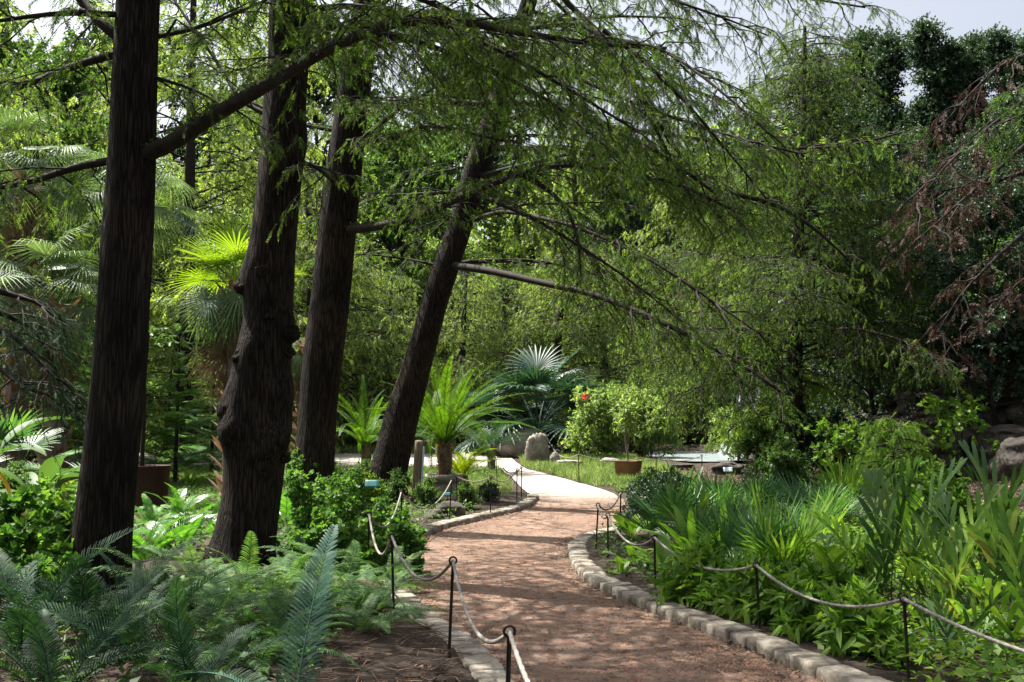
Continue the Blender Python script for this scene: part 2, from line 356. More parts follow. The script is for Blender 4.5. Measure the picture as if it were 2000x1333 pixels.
def watermat(name, white):
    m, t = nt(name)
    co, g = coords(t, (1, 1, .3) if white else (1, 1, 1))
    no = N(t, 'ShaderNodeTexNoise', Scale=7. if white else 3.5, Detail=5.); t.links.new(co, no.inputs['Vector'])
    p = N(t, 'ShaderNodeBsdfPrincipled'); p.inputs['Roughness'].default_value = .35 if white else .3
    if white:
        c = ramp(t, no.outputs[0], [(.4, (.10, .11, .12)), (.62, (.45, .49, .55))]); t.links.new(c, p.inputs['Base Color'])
    else: p.inputs['Base Color'].default_value = (.22, .26, .27, 1); p.inputs['Specular IOR Level'].default_value = 1.  # pale base colour stands in for the sun glare on the pond
    b = N(t, 'ShaderNodeBump'); b.inputs['Strength'].default_value = .6; b.inputs['Distance'].default_value = .06
    t.links.new(no.outputs[0], b.inputs['Height']); t.links.new(b.outputs[0], p.inputs['Normal'])
    o = N(t, 'ShaderNodeOutputMaterial'); t.links.new(p.outputs[0], o.inputs[0]); return m
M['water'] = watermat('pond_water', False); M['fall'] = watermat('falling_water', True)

# ------------------------------------------------------------------ noise for shapes
def snoise(P, sc, seed=0, oct=3):
    r = np.random.default_rng(seed); out = 0; amp = 1.
    for o in range(oct):
        for _ in range(4):
            k = r.normal(size=P.shape[-1]) * sc * 2 ** o; out = out + amp * np.sin(P @ k + r.uniform(0, 6.28)) * .35
        amp *= .5
    return out

# ------------------------------------------------------------------ setting
def build_ground():
    xs = np.concatenate([[-500, -250, -120, -70], np.arange(-45, -9, .6), np.arange(-9, 11, .13), np.arange(11, 45, .5), [60, 90, 150, 280, 500]])
    ys = np.concatenate([[-200, -60, -20, -8], np.arange(-3, 26, .14), np.arange(26, 62, .4), np.arange(62, 110, 3), [130, 180, 280, 500]])
    X, Y = np.meshgrid(xs, ys, indexing='ij')
    Z = T(X, Y)
    P2 = np.stack([X, Y], -1)
    bump = .035 * snoise(P2, .8, 3) + .015 * snoise(P2, 4., 4)
    near = np.minimum(np.abs(X - xl(Y)), np.abs(X - xr(Y)))
    bed = .10 * ((Y < 21.5) & (Y > -4)) * sst(1.5 - np.abs(near - .8) / 3)
    pth = inpath(X, Y, .02)
    Z = np.where(pth, Z - .06, Z + bump * sst(near / .6) + bed * .7)
    r = inpath(X, Y, .3) & ~pth
    V = np.stack([X, Y, Z], -1).reshape(-1, 3)
    a, b = len(xs), len(ys)
    i = np.arange(a - 1)[:, None]; j = np.arange(b - 1)[None]
    q = np.stack([i * b + j, (i + 1) * b + j, (i + 1) * b + j + 1, i * b + j + 1], -1).reshape(-1, 4)
    o = MB().add(V, q).obj('ground', M['soil'], smooth=True); o['kind'] = 'structure'
def build_path():
    mb = MB()
    def grid(X, Y):
        Z = T(X, Y) + .012 * snoise(np.stack([X, Y], -1), 1.6, 9) + .004
        a, b = X.shape; i = np.arange(a - 1)[:, None]; j = np.arange(b - 1)[None]
        q = np.stack([i * b + j, i * b + j + 1, (i + 1) * b + j + 1, (i + 1) * b + j], -1).reshape(-1, 4)
        mb.add(np.stack([X, Y, Z], -1), q)
    ys = np.concatenate([np.arange(-3, 22, .12), np.arange(22, 38.01, .4)])
    u = np.linspace(0, 1, 24)[None]
    grid(xl(ys)[:, None] * (1 - u) + xr(ys)[:, None] * u, ys[:, None] + 0 * u)
    xs = np.linspace(-.25, -26, 70)[:, None]; u = np.linspace(0, 1, 12)[None]
    grid(xs + 0 * u, yn(xs) * (1 - u) + yf(xs) * u)
    o = mb.obj('path', M['path'], smooth=True); o['kind'] = 'structure'
build_ground(); build_path()

def cubesphere(n):
    g = np.linspace(-1, 1, n + 1); V = []; Fc = []
    for ax in range(3):
        for s in (-1, 1):
            A, B = np.meshgrid(g, g, indexing='ij'); P = np.zeros(A.shape + (3,))
            P[..., ax] = s; P[..., (ax + 1) % 3] = A; P[..., (ax + 2) % 3] = B
            b = sum(len(v) for v in V); V.append(P.reshape(-1, 3))
            i = np.arange(n)[:, None]; j = np.arange(n)[None]; m = n + 1
            q = np.stack([i * m + j, (i + 1) * m + j, (i + 1) * m + j + 1, i * m + j + 1], -1).reshape(-1, 4) + b
            Fc.append(q if s > 0 else q[:, ::-1])
    V = np.concatenate(V); Fc = np.concatenate(Fc)
    key = np.round(V, 5); u, inv = np.unique(key, axis=0, return_inverse=True)
    return u, inv.ravel()[Fc]
CS = {n: cubesphere(n) for n in (4, 6, 10)}
def rock(size, seed, p=4., rough=.12, n=6, rot=0., tiltx=0.):
    V, Fq = CS[n]
    V = V / ((np.abs(V) ** p).sum(1, keepdims=True)) ** (1 / p)
    V = V * (1 + rough * snoise(V, 1.3, seed, 3)[:, None] + rough * .5 * np.abs(snoise(V, 3.5, seed + 5, 2))[:, None] + (rough > .1) * .05 * np.sign(np.sin(V[:, 2:3] * 6 + seed)) * (np.abs(V[:, :1]) + np.abs(V[:, 1:2])) * [1, 1, 0])
    V = V * np.array(size) / 2
    c, s = math.cos(tiltx), math.sin(tiltx); V = V @ np.array([[1, 0, 0], [0, c, s], [0, -s, c]])
    c, s = math.cos(rot), math.sin(rot); V = V @ np.array([[c, s, 0], [-s, c, 0], [0, 0, 1]])
    return V, Fq
def edging(name, label, side, y0, y1):
    ys = np.linspace(y0, y1, 400); f = xl if side < 0 else xr
    X = f(ys); k = np.ones(21) / 21; Xs = np.convolve(np.pad(X, 10, 'edge'), k, 'valid')
    P = np.stack([Xs, ys], 1); seg = np.r_[0, np.cumsum(np.linalg.norm(np.diff(P, axis=0), axis=1))]
    mid = len(P) // 2
    root = thing(name, label, 'edging', (P[mid, 0], P[mid, 1], 0))
    s = 0; i = 0; r = np.random.default_rng(5 + side)
    while s < seg[-1]:
        L = r.choice([.13, .16, .2, .24, .3])
        c = np.array([np.interp(s + L / 2, seg, P[:, 0]), np.interp(s + L / 2, seg, P[:, 1])])
        d = np.array([np.interp(s + L / 2 + .1, seg, P[:, 0]), np.interp(s + L / 2 + .1, seg, P[:, 1])]) - np.array([np.interp(s + L / 2 - .1, seg, P[:, 0]), np.interp(s + L / 2 - .1, seg, P[:, 1])])
        d /= np.linalg.norm(d); nn = np.array([d[1], -d[0]]) * side
        w = r.uniform(.21, .25)
        ctr = c + nn * (w / 2 - .02) * 1
        h = .24
        V, Fq = rock((w, L * .985, h), 100 + i, 12., .035, 6, math.atan2(d[1], d[0]) - math.pi / 2 + r.normal(0, .04))
        V = V + np.array([ctr[0], ctr[1], float(T(ctr[0], ctr[1])) + r.uniform(-.008, .008) - .035])
        MB().add(V, Fq).obj('edging_stone', M['stone'], root, world=True)
        s += L; i += 1
edging('stone_edging', 'pale limestone edging along the left side of the gravel path', -1, 3.2, 20.8)
edging('stone_edging', 'pale limestone edging curving along the right side of the gravel path', 1, 3.2, 15.2)

# ------------------------------------------------------------------ rope barriers
TOR_V = None
def torus(Rm, r, n=14, m=6):
    a = np.linspace(0, 2 * np.pi, n, endpoint=False); b = np.linspace(0, 2 * np.pi, m, endpoint=False)
    A, B = np.meshgrid(a, b, indexing='ij')
    V = np.stack([(Rm + r * np.cos(B)) * np.cos(A), r * np.sin(B), (Rm + r * np.cos(B)) * np.sin(A)], -1).reshape(-1, 3)
    i = np.arange(n)[:, None]; j = np.arange(m)[None]
    q = np.stack([i * m + j, i * m + (j + 1) % m, ((i + 1) % n) * m + (j + 1) % m, ((i + 1) % n) * m + j], -1).reshape(-1, 4)
    return V, q
def rope_barrier(label, posts, h=.66, sag=.16, group='rope barriers along the paths', first_open=False, pr=.0105, rr=.0105, tilts=None):
    b = np.array(posts[0]); root = thing('rope_barrier', label, 'rope barrier', (b[0], b[1], float(T(b[0], b[1]))), group)
    tops = []
    r = np.random.default_rng(int(abs(b[0] * 100)) + 3)
    for i, p in enumerate(posts):
        z = float(T(p[0], p[1])) + .02; hh = h if len(p) < 3 else p[2]
        lx, ly = r.normal(0, .02, 2)
        base = np.array([p[0], p[1], z - .1]); top = np.array([p[0] + lx, p[1] + ly, z + hh])
        mb = MB(); tubes(mb, np.linspace(base, top, 4), [pr] * 4, 8, True)
        po = mb.obj('post', M['iron'], root, smooth=True, world=True)
        V, q = torus(.024, .0065); q2 = V + top + np.array([0, 0, .02])
        MB().add(q2 - np.array(root.location), q).obj('ring', M['iron'], po, smooth=True)
        tops.append(top + np.array([0, 0, .02]))
    pts = []
    for a, c in zip(tops[:-1], tops[1:]):
        s = np.linspace(0, 1, 15)[:-1]; L = np.linalg.norm(c - a); sg = sag * L ** .5 * r.uniform(.85, 1.2)
        pts.append(a + (c - a) * s[:, None] - UP * (4 * sg * s * (1 - s))[:, None])
    pts.append(tops[-1][None]); P = np.concatenate(pts)
    # twisted lay of the rope: a denser tube whose section swells in a spiral
    seg = np.r_[0, np.cumsum(np.linalg.norm(np.diff(P, axis=0), axis=1))]
    near = b[1] < 20
    n = int(seg[-1] / (.012 if near else .1)) + 2; u = np.linspace(0, seg[-1], n); Q = np.stack([np.interp(u, seg, P[:, k]) for k in range(3)], 1)
    mb = MB(); sides = 9 if near else 5; tubes(mb, Q, np.full(n, rr), sides)
    if near:
        V = mb.V[0].reshape(n, sides, 3); ph = np.arange(sides) / sides * 2 * np.pi
        k = 1 + .16 * np.cos(3 * (ph[None] - u[:, None] / .055 * 2 * np.pi / 3))
        mb.V[0] = ((V - Q[:, None]) * k[..., None] + Q[:, None]).reshape(-1, 3)
    mb.obj('rope', M['rope'], root, smooth=True, world=True)
    return root
def pp(px, pytop, h=.66):   # ground spot of a post whose top shows at px, py
    y = (1.6 - h) * F / (pytop - 830); 
    for _ in range(6): y = (1.6 - h - float(T((px - 1000) / F * y, y))) * F / (pytop - 830)
    return ((px - 1000) / F * y, y, h)
rope_barrier('rope on thin black stakes along the left edge of the path, nearest the viewer',
             [(.32, 3.0), pp(985, 1243), pp(878, 1102), pp(775, 1054), pp(722, 1010), pp(788, 966), pp(878, 942)], sag=.17)
rope_barrier('rope on black stakes between the right path edging and the leafy bed',
             [(3.4, 3.9), pp(1758, 1178, .5), pp(1475, 1110, .5), pp(1275, 1055, .5), pp(1184, 1010, .53), pp(1160, 991, .57), pp(1208, 967, .6)], sag=.11, h=.5)
rope_barrier('short dark rope across the tip of the left bed by the potted cycad',
             [pp(878, 942)[0:2] if False else (-.95, 17.6), pp(958, 935), pp(1009, 921)], sag=.12)
rope_barrier('pale rope running left from the bed tip in front of the bright crossing path',
             [pp(1018, 916), pp(972, 897), pp(915, 890), pp(845, 886)], sag=.12)
rope_barrier('white rope around the small lawn beside the standing stone',
             [pp(1066, 876), pp(1130, 894), (3.6, 25.0), (4.6, 24.3)], sag=.12)
rope_barrier('pale rope in front of the dark bank behind the standing stone', [(1.9, 35.5), (3.1, 35.8)], sag=.06)
rope_barrier('thin rope on posts behind the far path on the left', [GD(250, 41)[:2], GD(300, 41)[:2], GD(367, 41)[:2], GD(440, 42)[:2], GD(520, 42)[:2]], h=.9, sag=.12)
rope_barrier('thin rope beside the crossing path right of the third trunk', [GD(650, 40)[:2], GD(690, 40)[:2], GD(740, 41)[:2]], h=.9, sag=.12)

# ------------------------------------------------------------------ rocks, pond, waterfall
def boulder(px, D, size, label, seed, p=2.8, rough=.16, rot=0., mat='boulder', tx=0., name='boulder', cat='rock', group=None, xy=None):
    g = GD(px, D) if xy is None else np.array([xy[0], xy[1], float(T(*xy))])
    V, q = rock(size, seed, p, rough, 10, rot, tx)
    o = MB().add(V + np.array([0, 0, size[2] * .33]), q).obj(name, M[mat], smooth=True); o.location = [float(c) for c in g]
    return tag(o, label, cat, group)
boulder(1048, 31.5, (.62, .5, 1.3), 'pale upright standing stone where the lawn meets the path', 3, 2.6, .24, .3, tx=.15, name='standing_stone')
boulder(1020, 36, (1.5, .9, 1.15), 'broad grey boulder behind the standing stone under the fan palm', 8, 2.6, .18, .2)
boulder(1083, 31, (.28, .25, .5), 'small pale pointed stone just right of the standing stone', 12, 2.6, .14)
boulder(1112, 30.5, (.75, .4, .25), 'flat whitish rock lying in the lawn behind the rope', 15, 3, .14)
boulder(410, 33.0, (1.15, .8, .62), 'rounded grey boulder on the far lawn left of the second trunk', 20, 2.6, .2, .4)
boulder(985, 36.5, (.7, .6, .5), 'low dark rock left of the broad boulder', 23, 2.6, .2, .4, 'rock')
boulder(1990, 20.5, (.9, .8, .95), 'rough boulder at the right edge on the leaf litter slope', 27, 2.8, .26, 0, 'rock')
boulder(880, 17.2, (.42, .34, .34), 'dark rough rock in the left bed under the rope', 31, 2.8, .18, 0, 'rock')
boulder(845, 16.8, (.3, .3, .24), 'small dark rock beside the larger bed rock', 33, 2.8, .18, 0, 'rock')
boulder(1190, 31, (.6, .4, .3), 'low stone in the lawn left of the terracotta pot', 37, 2.8, .18, 0)
boulder(1330, 29.5, (.7, .4, .22), 'flat wet rock at the near edge of the pond', 41, 2.8, .18, 0, 'rock')
boulder(1420, 27.5, (.9, .6, .4), 'brown rock on the bank right of the pond', 43, 2.8, .18, 0, 'rock')
boulder(1500, 29, (1.2, .8, .8), 'dark block of rock standing right of the waterfall pool', 45, 5, .12, 0, 'rock')
def stack(name, label, pts, rows, wd, hs, seed, mat='rock', cat='rock wall'):
    P = np.array(pts); seg = np.r_[0, np.cumsum(np.linalg.norm(np.diff(P, axis=0), axis=1))]
    r = np.random.default_rng(seed); b = P[0]
    root = thing(name, label, cat, (b[0], b[1], float(T(b[0] - .5, b[1]))))
    for k in range(rows):
        s = r.uniform(0, wd / 2)
        while s < seg[-1]:
            L = r.uniform(.7, 1.4) * wd; c = np.array([np.interp(s + L / 2, seg, P[:, 0]), np.interp(s + L / 2, seg, P[:, 1])])
            c2 = np.array([np.interp(s + L, seg, P[:, 0]), np.interp(s + L, seg, P[:, 1])]); c1 = np.array([np.interp(s, seg, P[:, 0]), np.interp(s, seg, P[:, 1])])
            d = c2 - c1; d = d / max(np.linalg.norm(d), 1e-6); nn = np.array([-d[1], d[0]])
            if nn[1] > 0 and abs(d[0]) > .7: nn = -nn
            if abs(d[0]) <= .7 and nn[0] > 0: nn = -nn
            gz = float(T(c[0] + nn[0] * 1.2, c[1] + nn[1] * 1.2))
            off = nn * (.45 - .38 * k + r.normal(0, .25))
            V, q = rock((L * r.uniform(.85, 1.2), r.uniform(.8, 1.4), hs * r.uniform(.8, 1.7)), seed + int(s * 10) + k * 77, 4.5, .22, 10, math.atan2(d[1], d[0]) + r.normal(0, .22), r.normal(0, .08))
            MB().add(V + np.array([c[0] + off[0], c[1] + off[1], gz + hs * (k + .45)]), q).obj('rock', M[mat], root, world=True)
            s += L
stack('rock_wall', 'long dark ledge wall of stacked rocks at the foot of the wooded slope on the right', [(10.5, 44), (10.1, 38), (10.0, 30), (11.1, 24), (12.1, 20), (13.8, 16.5)], 5, 1.75, .52, 50)
stack('rock_ledge', 'low stacked grey rocks behind the pond', [(4.2, 48.6), (7, 48.4), (10.6, 47.4)], 3, 1.0, .45, 70)
stack('stone_bank', 'low dark stone bank behind the standing stone and the lawn', [(1.6, 37.2), (3.2, 37.4), (4.6, 37.2)], 1, .8, .42, 90)
# pond
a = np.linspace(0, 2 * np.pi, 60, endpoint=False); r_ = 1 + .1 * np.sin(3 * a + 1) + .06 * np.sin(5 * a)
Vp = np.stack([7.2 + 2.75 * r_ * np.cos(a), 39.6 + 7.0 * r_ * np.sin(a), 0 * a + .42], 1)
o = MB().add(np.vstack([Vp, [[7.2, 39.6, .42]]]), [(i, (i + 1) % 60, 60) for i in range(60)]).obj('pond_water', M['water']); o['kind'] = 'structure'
# waterfall: braided streams pouring over the rocks
mb = MB(); r = np.random.default_rng(4)
for k in range(16):
    x0 = 9.35 + r.uniform(-.15, 1.0); y0 = 41 + r.uniform(-.9, .9)
    s = np.linspace(0, 1, 12)
    P = np.stack([x0 - .9 * s ** 1.5 + r.normal(0, .05, 12), y0 - .6 * s + r.normal(0, .04, 12), 3.7 - r.uniform(0, .4) - 3.25 * s ** .8], 1)
    tubes(mb, P, r.uniform(.05, .13) * (1 + s), 7)
o = mb.obj('waterfall', M['fall'], smooth=True); tag(o, 'white waterfall spilling over dark rocks behind the drooping branch', 'waterfall')

# ------------------------------------------------------------------ trees
def limb_curve(base, az, L, elev, droop, k=8, rg=rng):
    s = np.linspace(0, 1, k); h = np.array([math.cos(az), math.sin(az), 0])
    P = base + h * (L * s)[:, None] * math.cos(R_(elev)) + UP * (L * s * math.sin(R_(elev)) - droop * L * s * s)[:, None]
    return P + rg.normal(0, .012 * L, P.shape) * s[:, None]
def limb_foliage(wood, leaf, P, r0, lod, dens=1., L2=1.3, L3=.42, droop=.3, rg=rng, rk=None, leafsize=None, t0=.12, fdens=1.):
    """side branches, twigs and hanging sprays on one limb"""
    seg = np.linalg.norm(np.diff(P, axis=0), axis=1).sum()
    k = len(P); rr = rk if rk is not None else r0 * (1 - .85 * np.linspace(0, 1, k))
    Pd = np.stack([np.interp(np.linspace(0, k - 1, k * 2), np.arange(k), P[:, i]) for i in range(3)], 1)
    rd = np.interp(np.linspace(0, k - 1, k * 2), np.arange(k), rr)
    tubes(wood, Pd, np.maximum(rd, .006), 8 if r0 > .03 else 5)
    n2 = max(3, int(seg / [.26, .34, .5][lod] * dens * fdens))
    C2, l2 = children(P[None], n2, L2, k=5, t0=t0, ang=58, spread=.18, droop=droop, taper=.45, rg=rg)
    tubes(wood, C2, np.linspace(.013, .004, 5)[None] * np.ones((len(C2), 1)) * (1 + lod * .6), 3)
    n3 = max(3, int(L2 * .8 / [.13, .2, .34][lod]))
    C3, l3 = children(C2, n3, L3, k=3, t0=.1, ang=50, spread=.25, droop=.55, taper=.3, rg=rg)
    if lod < 2: tubes(wood, C3, np.array([.0045, .0035, .002])[None] * (1 + lod * .5) * np.ones((len(C3), 1)), 3)
    per = [10, 9, 6][lod]; tpl = [SPRAY0, SPRAY1, SPRAY2][lod]; sz = leafsize or [.095, .13, .26][lod]
    leaves_on(leaf, C3, per, tpl, sz, out=.4, droop=.55, tan_w=.6, upn=.4, rg=rg)
def trunk_tube(P, rad, seed, sides=48, bumps=(), flute=.05, name='trunk'):
    k = len(P); n = 150
    u = np.linspace(0, k - 1, n); Q = np.stack([np.interp(u, np.arange(k), P[:, i]) for i in range(3)], 1); rr = np.interp(u, np.arange(k), rad)
    ker = np.ones(7) / 7
    for i in range(3): Q[:, i] = np.convolve(np.pad(Q[:, i], 3, 'edge'), ker, 'valid')
    Q[0] = P[0]
    mb = MB(); tubes(mb, Q, rr, sides)
    V = mb.V[0].reshape(n, sides, 3); c = Q[:, None]; d = V - c
    ph = np.arange(sides) / sides * 2 * np.pi
    zz = Q[:, 2][:, None]
    A = np.stack([np.cos(ph)[None] * 1.5 + 0 * zz, np.sin(ph)[None] * 1.5 + 0 * zz, zz * .8 + 0 * ph[None]], -1)
    f = 1 + flute * snoise(A, 1.2, seed) + .012 * snoise(A * np.array([6, 6, 1.5]), 1.5, seed + 1)
    zb = Q[0, 2]
    f = f + .35 * np.exp(-(zz - zb) / .28) * (1 + .5 * np.sin(5 * ph[None] + seed)) * .8
    for (pz, pa, amp, wz, wa) in bumps:
        da = (ph[None] - pa + np.pi) % (2 * np.pi) - np.pi
        f = f + amp * np.exp(-((zz - pz) / wz) ** 2 - (da / wa) ** 2)
    mb.V[0] = (c + d * f[..., None]).reshape(-1, 3)
    return mb
def px_trunk(rows, D, ztop, Dtop=None):
    P = []; R = []
    for (py, l, r) in rows:
        p = at((l + r) / 2, py, D); P.append(p); R.append((r - l) / 2 / F * D)
    P = np.array(P[::-1]); R = np.array(R[::-1])   # bottom up
    if P[0, 0] is not None:
        b = P[0].copy(); g = float(T(b[0], b[1])) - .15
        if b[2] > g + .1:
            d = (P[0] - P[1]) / (P[0, 2] - P[1, 2]); nb = P[0] + d * (g - P[0, 2]); P = np.vstack([nb, P]); R = np.r_[R[0] * 1.08, R]
    d = (P[-1] - P[-3]) / (P[-1, 2] - P[-3, 2]); zs = np.linspace(P[-1, 2], ztop, 5)[1:]; r0 = R[-1]; z0 = P[-1, 2]
    for z in zs:
        w = (z - z0) / (ztop - z0); P = np.vstack([P, P[-1] + d * (1 - .6 * w) * (z - P[-1, 2])]); R = np.r_[R, r0 * (1 - .85 * w)]
    # resample evenly
    s = np.r_[0, np.cumsum(np.linalg.norm(np.diff(P, axis=0), axis=1))]; u = np.linspace(0, s[-1], 40)
    return np.stack([np.interp(u, s, P[:, i]) for i in range(3)], 1), np.interp(u, s, R)
def trunk_at(P, z):
    return np.array([np.interp(z, P[:, 2], P[:, i]) for i in range(3)])

def hero(label, rows, D, ztop, limbs, seed, bumps=(), rand=(), lodbase=0, moss=None):
    P, R = px_trunk(rows, D, ztop); rg = np.random.default_rng(seed)
    root = thing('cypress_tree', label, 'tree', (P[0, 0], P[0, 1], float(T(P[0, 0], P[0, 1]))), 'tall cypresses beside the path')
    trunk_tube(P, R, seed, bumps=bumps).obj('trunk', M['bark'], root, smooth=True, world=True)
    leaf = MB()
    for L in limbs:
        wood = MB()
        Q = np.array([at(a, b, c) for a, b, c in L['p']])
        # start inside the trunk
        Q[0] = trunk_at(P, Q[0, 2]) if L.get('root', True) else Q[0]
        n = 9; s = np.r_[0, np.cumsum(np.linalg.norm(np.diff(Q, axis=0), axis=1))]; u = np.linspace(0, s[-1], max(n, len(Q) * 3))
        Q = np.stack([np.interp(u, s, Q[:, i]) for i in range(3)], 1); k = np.ones(3) / 3
        for i in range(3): Q[1:-1, i] = (Q[:-2, i] + Q[1:-1, i] * 2 + Q[2:, i]) / 4
        r1 = L.get('r1', .012); rk = L['r'] + (r1 - L['r']) * np.linspace(0, 1, len(Q)) ** .8
        limb_foliage(wood, leaf, Q, L['r'], L.get('lod', lodbase), L.get('dens', 1.), L.get('L2', 1.2), L.get('L3', .4), L.get('droop', .3), rg, rk=rk, t0=L.get('t0', .12), fdens=1.08)
        lo = wood.obj('limb', M['bark2'], root, smooth=True, world=True)
        if L.get('moss'):
            mm = MB(); mp = Q[None, 1:]; n_ = 1400
            pos, tan = along(mp, rg.uniform(0, L['moss'], (1, n_))); pos = pos[0]; tan = tan[0]
            pos = pos + UP * L['r'] * .55 + rg.normal(0, L['r'] * .45, (n_, 3)) * [1, 1, .5]
            stamp(mm, DIAM, pos, frames(nrm(rg.normal(0, 1, (n_, 3)) + UP * .5), nrm(rg.normal(0, 1, (n_, 3)))), rg.uniform(.03, .07, n_))
            mm.obj('moss', M['moss'], lo, world=False) if False else mkobj('moss', mm.mesh('moss', M['moss'], off=np.array(root.location)), lo)
    wood = MB()
    for (z0, z1, n, Lm, azc, azs, lod, dens) in rand:
        for i in range(n):
            z = z0 + (z1 - z0) * (i + rg.uniform(.1, .9)) / n
            b = trunk_at(P, z); az = R_(azc + rg.uniform(-azs, azs)); L = Lm * rg.uniform(.7, 1.15) * (1 - .45 * (z / ztop) ** 2)
            Q = limb_curve(b, az, L, rg.uniform(0, 18), rg.uniform(.12, .3), 9, rg)
            limb_foliage(wood, leaf, Q, .045 * L / 4, lod, dens, 1.25, .42, .3, rg)
    if wood.n: wood.obj('upper_limbs', M['bark2'], root, smooth=True, world=True)
    leaf.obj('crown', M['cyp'], root, world=True)
    return root

T1 = [(0, 228, 312), (150, 222, 306), (300, 217, 307), (450, 204, 300), (600, 193, 290), (750, 180, 280), (900, 162, 264), (1020, 147, 254), (1150, 131, 246), (1185, 124, 250)]
T2 = [(0, 527, 615), (100, 528, 606), (180, 520, 600), (260, 511, 594), (350, 504, 591), (420, 496, 580), (480, 484, 577), (540, 474, 574), (600, 482, 573), (680, 466, 568), (760, 448, 563),
      (820, 440, 558), (880, 441, 558), (940, 442, 550), (1010, 432, 542), (1070, 418, 532), (1112, 404, 528)]
T3 = [(0, 692, 744), (130, 665, 730), (250, 648, 714), (400, 627, 700), (500, 618, 690), (600, 605, 681), (700, 592, 669), (800, 583, 657), (940, 572, 650), (1010, 566, 648)]
T4 = [(60, 1000, 1035), (130, 974, 1020), (220, 948, 1000), (330, 905, 952), (450, 876, 922), (500, 852, 902), (600, 819, 871), (700, 791, 846), (800, 757, 821), (900, 727, 796), (960, 712, 788)]
D1, D2, D3, D4 = 8.9, 11.3, 16., 20.
hero('nearest cypress trunk at the left standing in ferns, dark and straight', T1, D1, 17, [
    dict(p=[(290, 310, D1), (330, 285, 8.7), (410, 230, 8.5), (520, 168, 8.4), (600, 118, 8.5), (690, 70, 8.6), (760, 45, 8.8), (880, 38, 9), (1000, 62, 9.3), (1150, 85, 9.6), (1300, 95, 10)], r=.082, r1=.02, dens=1.1, moss=.6, t0=.3),
    dict(p=[(220, 308, D1), (150, 325, 9), (80, 350, 9.2), (-20, 372, 9.5), (-120, 380, 9.8)], r=.045, r1=.02),
    dict(p=[(235, 98, D1), (200, 50, 8.9), (160, 5, 9), (110, -60, 9)], r=.06, r1=.03, t0=.5),
    dict(p=[(225, 95, D1), (140, 130, 9.2), (70, 160, 9.5), (0, 182, 9.8), (-100, 215, 10.2)], r=.045, r1=.02),
    dict(p=[(225, 30, D1), (120, 25, 8.5), (0, 40, 8.2), (-100, 60, 8)], r=.035, r1=.012),
    dict(p=[(300, 80, D1), (370, 60, 9.2), (440, 35, 9.5), (520, 0, 10)], r=.03, r1=.012),
    dict(p=[(310, 140, D1), (380, 175, 8.8), (440, 210, 8.6)], r=.02, r1=.01, dens=.6),
], 21, bumps=((3.3, 0, .05, .2, .5),), rand=((5.7, 15.5, 26, 4.0, 60, 180, 1, 1.4), (5.8, 11, 5, 6., 0, 45, 1, .6), (5.8, 11, 3, 6., -60, 30, 1, .6)))
hero('gnarled cypress with dark burls on its trunk, second from the left', T2, D2, 20, [
    dict(p=[(590, 300, D2), (625, 330, 11.2), (650, 355, 11)], r=.03, r1=.02, dens=.3),
    dict(p=[(515, 240, D2), (470, 200, 11.5), (430, 130, 11.8), (380, 60, 12), (340, 0, 12.2)], r=.035, r1=.015, dens=.7),
    dict(p=[(600, 40, D2), (680, 60, 11), (800, 75, 10.6), (950, 130, 10.3), (1080, 200, 10.2), (1200, 300, 10)], r=.05, r1=.015, dens=1.1),
    dict(p=[(600, 20, D2), (700, 10, 10.5), (850, 40, 9.8), (980, 100, 9.5), (1120, 180, 9.4), (1250, 260, 9.4)], r=.04, r1=.012, dens=1.1),
], 22, bumps=((3.25, 1.7, .22, .2, .6), (2.75, 4.6, .2, .16, .45), (2.45, 2.9, .2, .16, .4), (2.0, 4.5, .22, .22, .5), (1.75, 1.5, .30, .2, .6), (1.38, 3.9, .5, .17, .42), (1.5, 2.4, .28, .15, .5), (4.9, 4.6, .2, .3, .6), (1.6, 5.0, .18, .3, .6), (3.05, 3.4, .16, .14, .3)), rand=((6.8, 18.5, 24, 4.0, 60, 180, 1, 1.3), (6.8, 12, 5, 6., 0, 50, 1, .6), (5.2, 6.6, 3, 3.2, -20, 60, 0, .8)))
t2 = [o for o in COL.objects if o.get('label', '').startswith('gnarled')][0]
for bx, by, dd, sz, sd in [(538, 868, -.24, (.34, .26, .34), 1), (476, 560, -.05, (.26, .3, .24), 2), (568, 650, -.1, (.22, .24, .26), 3), (447, 805, -.08, (.28, .3, .30), 4), (512, 530, -.25, (.2, .14, .2), 5), (528, 615, -.26, (.16, .12, .16), 6), (560, 690, -.05, (.2, .22, .16), 7), (470, 700, -.16, (.2, .18, .22), 8), (553, 895, -.05, (.22, .26, .14), 9), (585, 130, -.1, (.2, .2, .26), 10)]:
    V, q = rock(tuple(c * .8 for c in sz), sd, 2.2, .28, 10); V = V - np.array(t2.location) + at(bx, by, D2 + dd)
    MB().add(V, q).obj('burl', M['bark'], t2, smooth=True)
